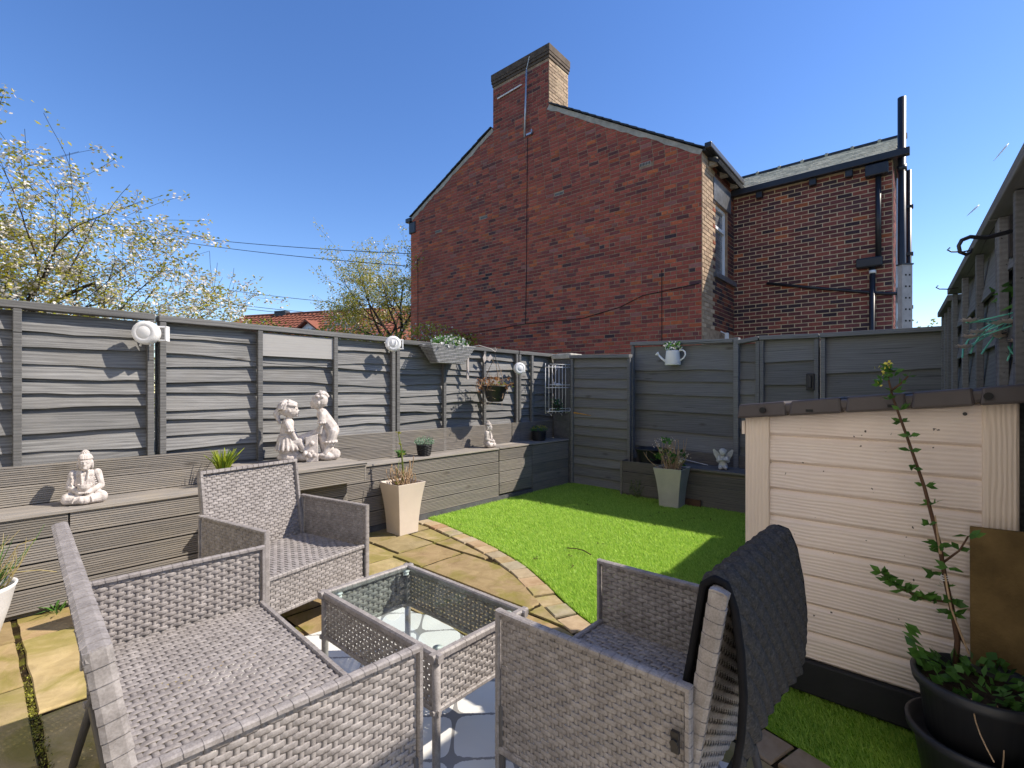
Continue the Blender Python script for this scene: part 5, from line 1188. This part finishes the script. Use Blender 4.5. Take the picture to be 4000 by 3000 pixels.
# watering can
t = thing('watering_can', 'white watering can of artificial flowers hung on the dark fence', 'watering can', (5.36, 2.315, 1.497), BR); m = MB()
m.lathe([(.085, 0), (.088, .004), (.074, .155), (.076, .165), (.068, .163), (.066, .12)], 30); m.build('body', 'white_metal', t, True)
m = MB(); m.tube([(-.070, 0, .035), (-.12, -.01, .075), (-.165, -.02, .125)], [.017, .012, .009], 12); m.build('spout', 'white_metal', t, True); m = MB(); m.tube([(-.160, -.019, .12), (-.182, -.023, .142)], [.010, .026], 14); m.build('rose', 'white_metal', t, True)
m = MB(); m.tube([(.066, 0, .150), (.085, 0, .163), (.115, 0, .165), (.140, 0, .145), (.145, 0, .11), (.125, 0, .075), (.078, 0, .045)], .0055, 8, 1.6); m.build('handle', 'white_metal', t, True)
lv, fl = MB(), MB()
for k in range(170): a = random.uniform(0, 6.28); r_ = .085 * random.random() ** .5; (lv if k % 5 < 3 else fl).leaf((r_ * math.cos(a), r_ * math.sin(a), .165 + random.uniform(0, .085)), (math.cos(a) + random.gauss(0, .5), math.sin(a) + random.gauss(0, .5), random.uniform(-.2, 1)), .034, .022)
lv.build('leaves', 'leaf', t); fl.build('flowers', 'petal_white', t)
# black bowl in the planter end
t = thing('plastic_bowl', 'round black plastic hanging bowl sitting in the bench planter end', 'bowl', (5.215, 2.52, .38)); m = MB(); m.lathe([(.10, -.05), (.12, .02), (.165, .15), (.18, .155), (.18, .17), (.16, .166), (.12, .06)], 36); m.build('bowl', 'black_plastic', t, True)
m = MB(); m.tube([(.12, -.12, .15), (.10, -.30, .075), (.09, -.62, .03)], .003, 5); tag(m.build('chain', 'white_metal', None, loc=(5.215, 2.52, .375)), 'white chain lying over the dark bench seat', 'chain')
# iron bracket and hooks on the right fence, hanging artificial flowers
HK = [(2.806, -.262, 1.85), (2.749, -.232, 1.838), (2.70, -.175, 1.818), (2.649, -.12, 1.798), (2.609, -.075, 1.803), (2.588, -.050, 1.79), (2.579, -.041, 1.768), (2.583, -.045, 1.743), (2.599, -.064, 1.733), (2.613, -.076, 1.742), (2.615, -.080, 1.757)]
HK = [(a * .8947, b_ * .8947, 1.2 + (c_ - 1.2) * .8947) for a, b_, c_ in HK]; B0 = (2.52, rp(2.52) + .04, 1.785)
t = thing('iron_bracket', 'black iron scroll bracket sticking out from the right fence', 'bracket', B0); m = MB()
m.tube([(a - B0[0], b_ - B0[1], c_ - B0[2]) for a, b_, c_ in HK], [.008, .008, .0075, .0072, .007, .0065, .006, .006, .0055, .0045, .0025], 8); m.build('scroll', 'iron', t, True)
m = MB(); m.box(-.02, .02, -.012, .0, -.1, .05); m.build('wall_plate', 'iron', t)
for i, (x, z) in enumerate(((3.15, 1.865), (3.95, 1.82))):
    m = MB(); y = rp(x) + .066; m.tube([(0, 0, 0), (-.01, .045, -.005), (-.02, .085, .0), (-.022, .10, .012), (-.02, .09, .022)], .0035, 6); tag(m.build('hook', 'iron', None, True, loc=(x, y, z)), ('small screw hook on the right fence above the scroll bracket', 'small screw hook on the right fence beyond the scroll bracket')[i], 'hook')
t = thing('artificial_flowers', 'hanging artificial flowers with teal stalks and cream heads by the right fence', 'flowers', (2.56, -.165, 1.42)); t.scale = (1.35,) * 3; m = MB(); fl = MB(); lv = MB(); vm = (Vector((-.06, .08, -.05)))
for k in range(20):
    a = random.uniform(0, 6.28); e_ = Vector((random.uniform(-.08, .05), random.uniform(-.05, .085), random.uniform(-.09, .03))); c_ = stemcurve((.03, -.03, .06), e_, .03); m.tube(c_, .0022, 4)
    if k % 2 == 0:
        fl = MB()
        for j in range(18): b_ = 2 * math.pi * j / 18; fl.leaf(e_ + Vector((0, 0, 0)), (math.cos(b_), math.sin(b_), .35 + .3 * (j % 2)), .027, .014, (0, 0, 1))
        fl.build('flower_head', 'petal_cream', t)
for k in range(40): lv.leaf((random.gauss(.03, .03), random.gauss(-.04, .02), .07 + random.uniform(0, .06)), (random.gauss(-.5, 1), random.gauss(.3, 1), random.gauss(.3, 1)), .05, .016)
m.build('stalks', 'stalk_teal', t); lv.build('leaves', 'leaf', t)
m = MB(); m.tube([(.0, -.03, .44), (.03, -.03, .06)], .003, 4); m.build('cord', 'iron', t)

# ------------------------------------------------------------------ trees beyond the fence
def grow(mb, tips, p, d, L, r, depth, rnd, up=.05, spread=.6, gnarl=.16):
    n_ = max(3, int(L / .18)); pts = [Vector(p)]; d = Vector(d).normalized()
    for k in range(n_):
        d = (d + Vector((rnd.gauss(0, gnarl), rnd.gauss(0, gnarl), rnd.gauss(0, gnarl) + up)) * .5).normalized(); pts.append(pts[-1] + d * (L / n_))
    rs = [max(.003, r * (1 - .65 * k / n_)) for k in range(n_ + 1)]; mb.tube(pts, rs, 6 if r > .03 else 4 if r > .008 else 3)
    for k in range(1, n_ + 1):
        if depth <= 1 and (depth == 0 or k > n_ * .4): tips.append((pts[k], d, depth))
    if depth > 0:
        nb = rnd.randint(4, 5) if depth > 1 else rnd.randint(4, 6)
        for b_ in range(nb):
            k = rnd.randint(max(1, n_ // 4), n_); a = rnd.uniform(0, 6.28); o_ = d.orthogonal(); o_.rotate(Matrix.Rotation(a, 3, d))
            grow(mb, tips, pts[k], d + o_ * rnd.uniform(.5, 1.2) * spread / .6, L * rnd.uniform(.5, .75), rs[k] * rnd.uniform(.5, .7), depth - 1, rnd, up, spread, gnarl)
def foliage(t, tips, nl, nf, ls, fs_, rnd, keep=1.0):
    lv, fl = MB(), MB()
    for (p, d, dep) in tips:
        if rnd.random() > keep: continue
        for k in range(nl): q = p + Vector((rnd.gauss(0, ls * .85), rnd.gauss(0, ls * .85), rnd.gauss(0, ls * .85))); lv.leaf(q, (rnd.gauss(0, 1) + d.x, rnd.gauss(0, 1) + d.y, rnd.gauss(0, 1)), ls * rnd.uniform(.6, 1.2), ls * .5)
        if rnd.random() < .62:
            for k in range(nf): q = p + Vector((rnd.gauss(0, fs_ * 1.1), rnd.gauss(0, fs_ * 1.1), rnd.gauss(-.3 * fs_, fs_ * 1.1))); fl.leaf(q, (rnd.gauss(0, 1), rnd.gauss(0, 1), rnd.gauss(0, 1)), fs_, fs_)
    lv.build('crown', 'leaf_tree', t); fl.build('blossom', 'blossom', t)
rnd = random.Random(11)
T1 = thing('cherry_tree', 'spreading cherry tree in white blossom leaning over the long fence', 'tree', (-.6, 10.3, 0)); T1.scale = (1, 1, .78); m = MB(); tips = []
m.tube([(0, 0, -.1), (-.02, 0, .8), (.03, -.02, 1.6), (.10, -.05, 2.3)], [.17, .14, .12, .10], 10)
LIMBS = [((.10, -.05, 2.2), (1.0, -.75, .50), 2.5, .065, 3), ((.08, -.05, 2.1), (1.0, -.62, .08), 2.6, .055, 3), ((.1, -.05, 2.3), (.75, -.45, .80), 1.8, .055, 3), ((.05, 0, 2.3), (.35, -.6, 1.0), 1.6, .05, 3), ((.0, 0, 2.0), (.6, -.9, .25), 2.0, .05, 3), ((.05, 0, 2.2), (-.7, -.2, .8), 1.6, .06, 3), ((.1, 0, 2.2), (.9, .2, .35), 2.0, .05, 3), ((.05, 0, 1.9), (1.0, -.55, -.10), 2.6, .045, 3), ((.08, 0, 2.0), (1.0, -.45, .22), 2.7, .05, 3), ((.08, 0, 2.1), (1.0, -.85, .30), 2.6, .05, 3)]
for p, d, L, r_, dep in LIMBS: grow(m, tips, p, d, L, r_, dep, rnd, .02, .6)
m.build('trunk', 'bark', T1); print('tips', len(tips)); foliage(T1, tips, 8, 9, .064, .046, rnd, .68)
rnd = random.Random(5)
T2 = thing('cherry_tree', 'thin young blossoming tree growing beside the brick house front', 'tree', (9.35, 13.3, 0)); m = MB(); tips = []
m.tube([(0, 0, -.1), (.02, 0, 1.2), (.0, .05, 2.4), (.05, .1, 2.9)], [.13, .11, .10, .085], 8)
for d, L, r_ in (((.2, -.35, 1), 1.9, .055), ((-.25, .55, .9), 2.1, .06), ((-.2, .9, .55), 2.2, .055), ((-.1, 1.1, .25), 2.0, .045), ((.1, .1, 1.1), 2.1, .05), ((.1, -.8, .6), 1.8, .04), ((-.3, .6, .15), 1.9, .04)): grow(m, tips, (.03, .08, 2.5 + rnd.random() * .4), d, L, r_, 3, rnd, .05, .55)
m.build('trunk', 'bark', T2); foliage(T2, tips, 7, 3, .08, .055, rnd, .72)
# low hedge top seen over the fence
t = thing('hedge', 'low flowering hedge top just showing over the long fence', 'hedge', (6.6, 9.6, 0)); lv, fl, m = MB(), MB(), MB(); rnd = random.Random(3)
for k in range(2600):
    u = rnd.random(); x = -2.3 + 4.4 * u; y = 2.9 - 4.0 * u + rnd.gauss(0, .2); z = 2.25 + (.5 + .15 * math.sin(u * 19)) * rnd.random(); (lv if k % 4 else fl).leaf((x, y, z), (rnd.gauss(0, 1), rnd.gauss(0, 1), rnd.gauss(.4, 1)), .075 if k % 4 else .05, .05)
for k in range(12): u = k / 11; x = -2.3 + 4.4 * u; y = 2.9 - 4.0 * u; m.tube(stemcurve((x, y, -.05), (x + .1, y, 2.5), .1), .02, 5)
lv.build('crown', 'leaf_tree', t); fl.build('blossom', 'blossom', t); m.build('stems', 'bark', t)
rnd = random.Random(9)
t = thing('distant_tree', 'tiny far tree top peeping beside the channel post', 'tree', (18.2, .2, 0)); lv, m = MB(), MB(); m.tube([(0, 0, 0), (0, 0, 2.6)], [.1, .04], 6)
for k in range(500): lv.leaf((rnd.gauss(0, .28), rnd.gauss(0, .28), 2.65 + rnd.gauss(0, .22)), (rnd.gauss(0, 1), rnd.gauss(0, 1), rnd.gauss(0, 1)), .09, .06)
lv.build('crown', 'leaf_yellow', t); m.build('trunk', 'bark', t)

# ------------------------------------------------------------------ house with tiled roof beyond
def ray(x, y, tt):
    c_, s_ = math.cos(A), math.sin(A); u = (x - 2000) / 1900; return Vector(((c_ + u * s_) * tt, (s_ - u * c_) * tt, 1.2 - (y - 1528) / 1900 * tt))
T_ = 30; pa, pb = ray(948, 1236, T_), ray(1210, 1262, T_ - 1.5); ax = Vector((pb.x - pa.x, pb.y - pa.y, 0)); Lr = 12.0; ax.normalize(); rz = math.atan2(ax.y, ax.x)
D2 = thing('tiled_house', 'distant house with orange-brown pantile roof and small white gable', 'house', (pa.x, pa.y, 0), rz); zr = pa.z - .05
m = MB(); m.box(.15, Lr, -3.2, 3.2, 0, zr - 2.1); m.add([(.15, -3.2, zr - 2.1), (.15, 3.2, zr - 2.1), (.15, 0, zr - .1)], [(0, 2, 1)]); m.build('wall', 'render_white', D2)
rt = MB()
for side_ in (-1, 1):
    for i in range(12):
        a0, a1 = i / 12 * 3.5, (i + 1.25) / 12 * 3.5
        for j in range(int(Lr / .30)):
            x0 = j * .30 - .1; z0, z1 = zr - a0 * .62, zr - a1 * .62
            rt.add([(x0, side_ * a1, z1 + .05), (x0 + .15, side_ * a1, z1 + .10), (x0 + .30, side_ * a1, z1 + .05), (x0, side_ * a0, z0), (x0 + .15, side_ * a0, z0 + .05), (x0 + .30, side_ * a0, z0)], [(0, 1, 4, 3), (1, 2, 5, 4)])
rf_ = MB(); rf_.hexa([(-.1, -3.5, zr - 2.2), (Lr, -3.5, zr - 2.2), (Lr, 3.5, zr - 2.2), (-.1, 3.5, zr - 2.2), (-.1, -.02, zr - .04), (Lr, -.02, zr - .04), (Lr, .02, zr - .04), (-.1, .02, zr - .04)]); ro = rf_.build('roof', 'tile_red', D2); o = rt.build('pantile', 'tile_red', ro); o['kind'] = 'stuff'
m = MB(); m.tube([(-.1, 0, zr + .03), (Lr, 0, zr + .03)], .12, 8, .7); m.build('ridge', 'tile_red', D2)
m = MB(); m.box(2.6, 3.4, -.2, .2, zr - .2, zr + .22); m.build('ridge_vent', 'slate_dark', D2)
m = MB(); m.hexa([(-.16, -3.55, zr - 2.35), (-.10, -3.55, zr - 2.35), (-.10, -3.4, zr - 2.2), (-.16, -3.4, zr - 2.2), (-.16, -.02, zr - .16), (-.10, -.02, zr - .16), (-.10, .02, zr), (-.16, .02, zr)]); m.build('barge_board', 'upvc', D2)
# cross gable
gz = ray(1205, 1252, 26); G2 = gz - Vector((pa.x, pa.y, 0)); G2.rotate(Matrix.Rotation(-rz, 3, 'Z')); gx, gy, gzz = G2.x, G2.y, G2.z
m = MB(); m.add([(gx - 1.3, gy, gzz - 1.05), (gx + 1.3, gy, gzz - 1.05), (gx, gy, gzz - .1), (gx - 1.3, 0, gzz - 1.05), (gx + 1.3, 0, gzz - 1.05), (gx, 0, gzz - .1)], [(0, 1, 2), (0, 2, 5, 3), (1, 4, 5, 2)]); m.build('gable', 'upvc', D2)
m = MB(); 
for q in (-1, 1): m.hexa([(gx, gy - .25, gzz - .06), (gx + q * 1.6, gy - .25, gzz - 1.2), (gx + q * 1.6, .3, gzz - 1.2), (gx, .3, gzz - .06), (gx, gy - .25, gzz + .04), (gx + q * 1.6, gy - .25, gzz - 1.10), (gx + q * 1.6, .3, gzz - 1.10), (gx, .3, gzz + .04)])
m.build('gable_roof', 'tile_red', D2)
# ------------------------------------------------------------------ overhead wires
def wire(label, p, q, sag):
    m = MB(); n_ = 24; p, q = Vector(p), Vector(q); m.tube([p.lerp(q, k / n_) - Vector((0, 0, sag * 4 * (k / n_) * (1 - k / n_))) for k in range(n_ + 1)], .011, 5); tag(m.build('overhead_wire', 'rubber'), label, 'wire', 'overhead wires')
wire('upper overhead wire reaching the house front corner', ray(1604, 991, 13.7), ray(300, 860, 26), .25)
wire('second overhead wire reaching the house front just below the upper one', ray(1604, 1040, 13.7), ray(300, 868, 26), .25)
wire('thin overhead wire passing behind the young tree', ray(1300, 1180, 20), ray(200, 990, 24), .3)
wire('lower thin overhead wire ending behind the young tree', ray(1300, 1228, 20), ray(200, 1050, 24), .3)
wire('lowest thick overhead wire ending behind the young tree', ray(1300, 1240, 20), ray(200, 1060, 24), .3)

# thin aircraft trails high in the sky
for lab, a_, b_ in (('longer thin white aircraft trail high in the clear sky', (3880, 630), (3940, 560)), ('short faint aircraft trail high in the clear sky', (3775, 845), (3825, 800))):
    m = MB(); p, q = ray(*a_, 1500), ray(*b_, 1500); m.tube([p.lerp(q, k / 6) for k in range(7)], [.3, 1.0, 1.6, 1.9, 2.2, 2.3, .8], 6); tag(m.build('aircraft_trail', 'trail', None, True), lab, 'trail', 'aircraft trails')

# ------------------------------------------------------------------ unseen house wall added behind the camera to bounce warm fill light
HB = thing('added_bounce_wall', 'added unseen cream house wall bouncing warm light into the garden', 'house', (-1.0, 0, 0))
m = MB(); ho = [(-.2, .75, 0.0, 2.05), (1.5, 3.0, .95, 2.1), (1.2, 2.4, 3.4, 4.6)]; ys = [-2.6, -.2, .75, 1.2, 1.5, 2.4, 3.0, 5.5]; zs = [-.05, .95, 2.05, 2.1, 3.4, 4.6, 5.6]
zs = sorted(set(zs + [0.0]))
for a_, b_ in zip(ys[:-1], ys[1:]):
    for c_, d_ in zip(zs[:-1], zs[1:]):
        if any(h[0] <= a_ and b_ <= h[1] and h[2] <= c_ and d_ <= h[3] for h in ho): continue
        m.box(-.28, 0, a_, b_, c_, d_)
m.build('wall', 'render_cream', HB)
for i, (a_, b_, c_, d_) in enumerate(ho):
    m = MB(); f_ = .07; m.box(-.16, -.10, a_, a_ + f_, c_, d_); m.box(-.16, -.10, b_ - f_, b_, c_, d_); m.box(-.16, -.10, a_ + f_, b_ - f_, d_ - f_, d_); m.box(-.16, -.10, a_ + f_, b_ - f_, c_, c_ + f_)
    w_ = m.build('door' if i == 0 else 'window', 'upvc', HB); m = MB(); m.box(-.14, -.13, a_ + f_, b_ - f_, c_ + f_, d_ - f_); m.build('pane', 'pane', w_)
m = MB(); m.box(-4, .3, -2.7, 5.6, 5.6, 5.75); m.build('eaves', 'upvc', HB)
m = MB(); m.hexa([(-4, -2.7, 5.75), (.35, -2.7, 5.75), (.35, 5.6, 5.75), (-4, 5.6, 5.75), (-4, -2.7, 8.1), (-3.8, -2.7, 8.1), (-3.8, 5.6, 8.1), (-4, 5.6, 8.1)]); m.build('roof', 'slate_dark', HB)
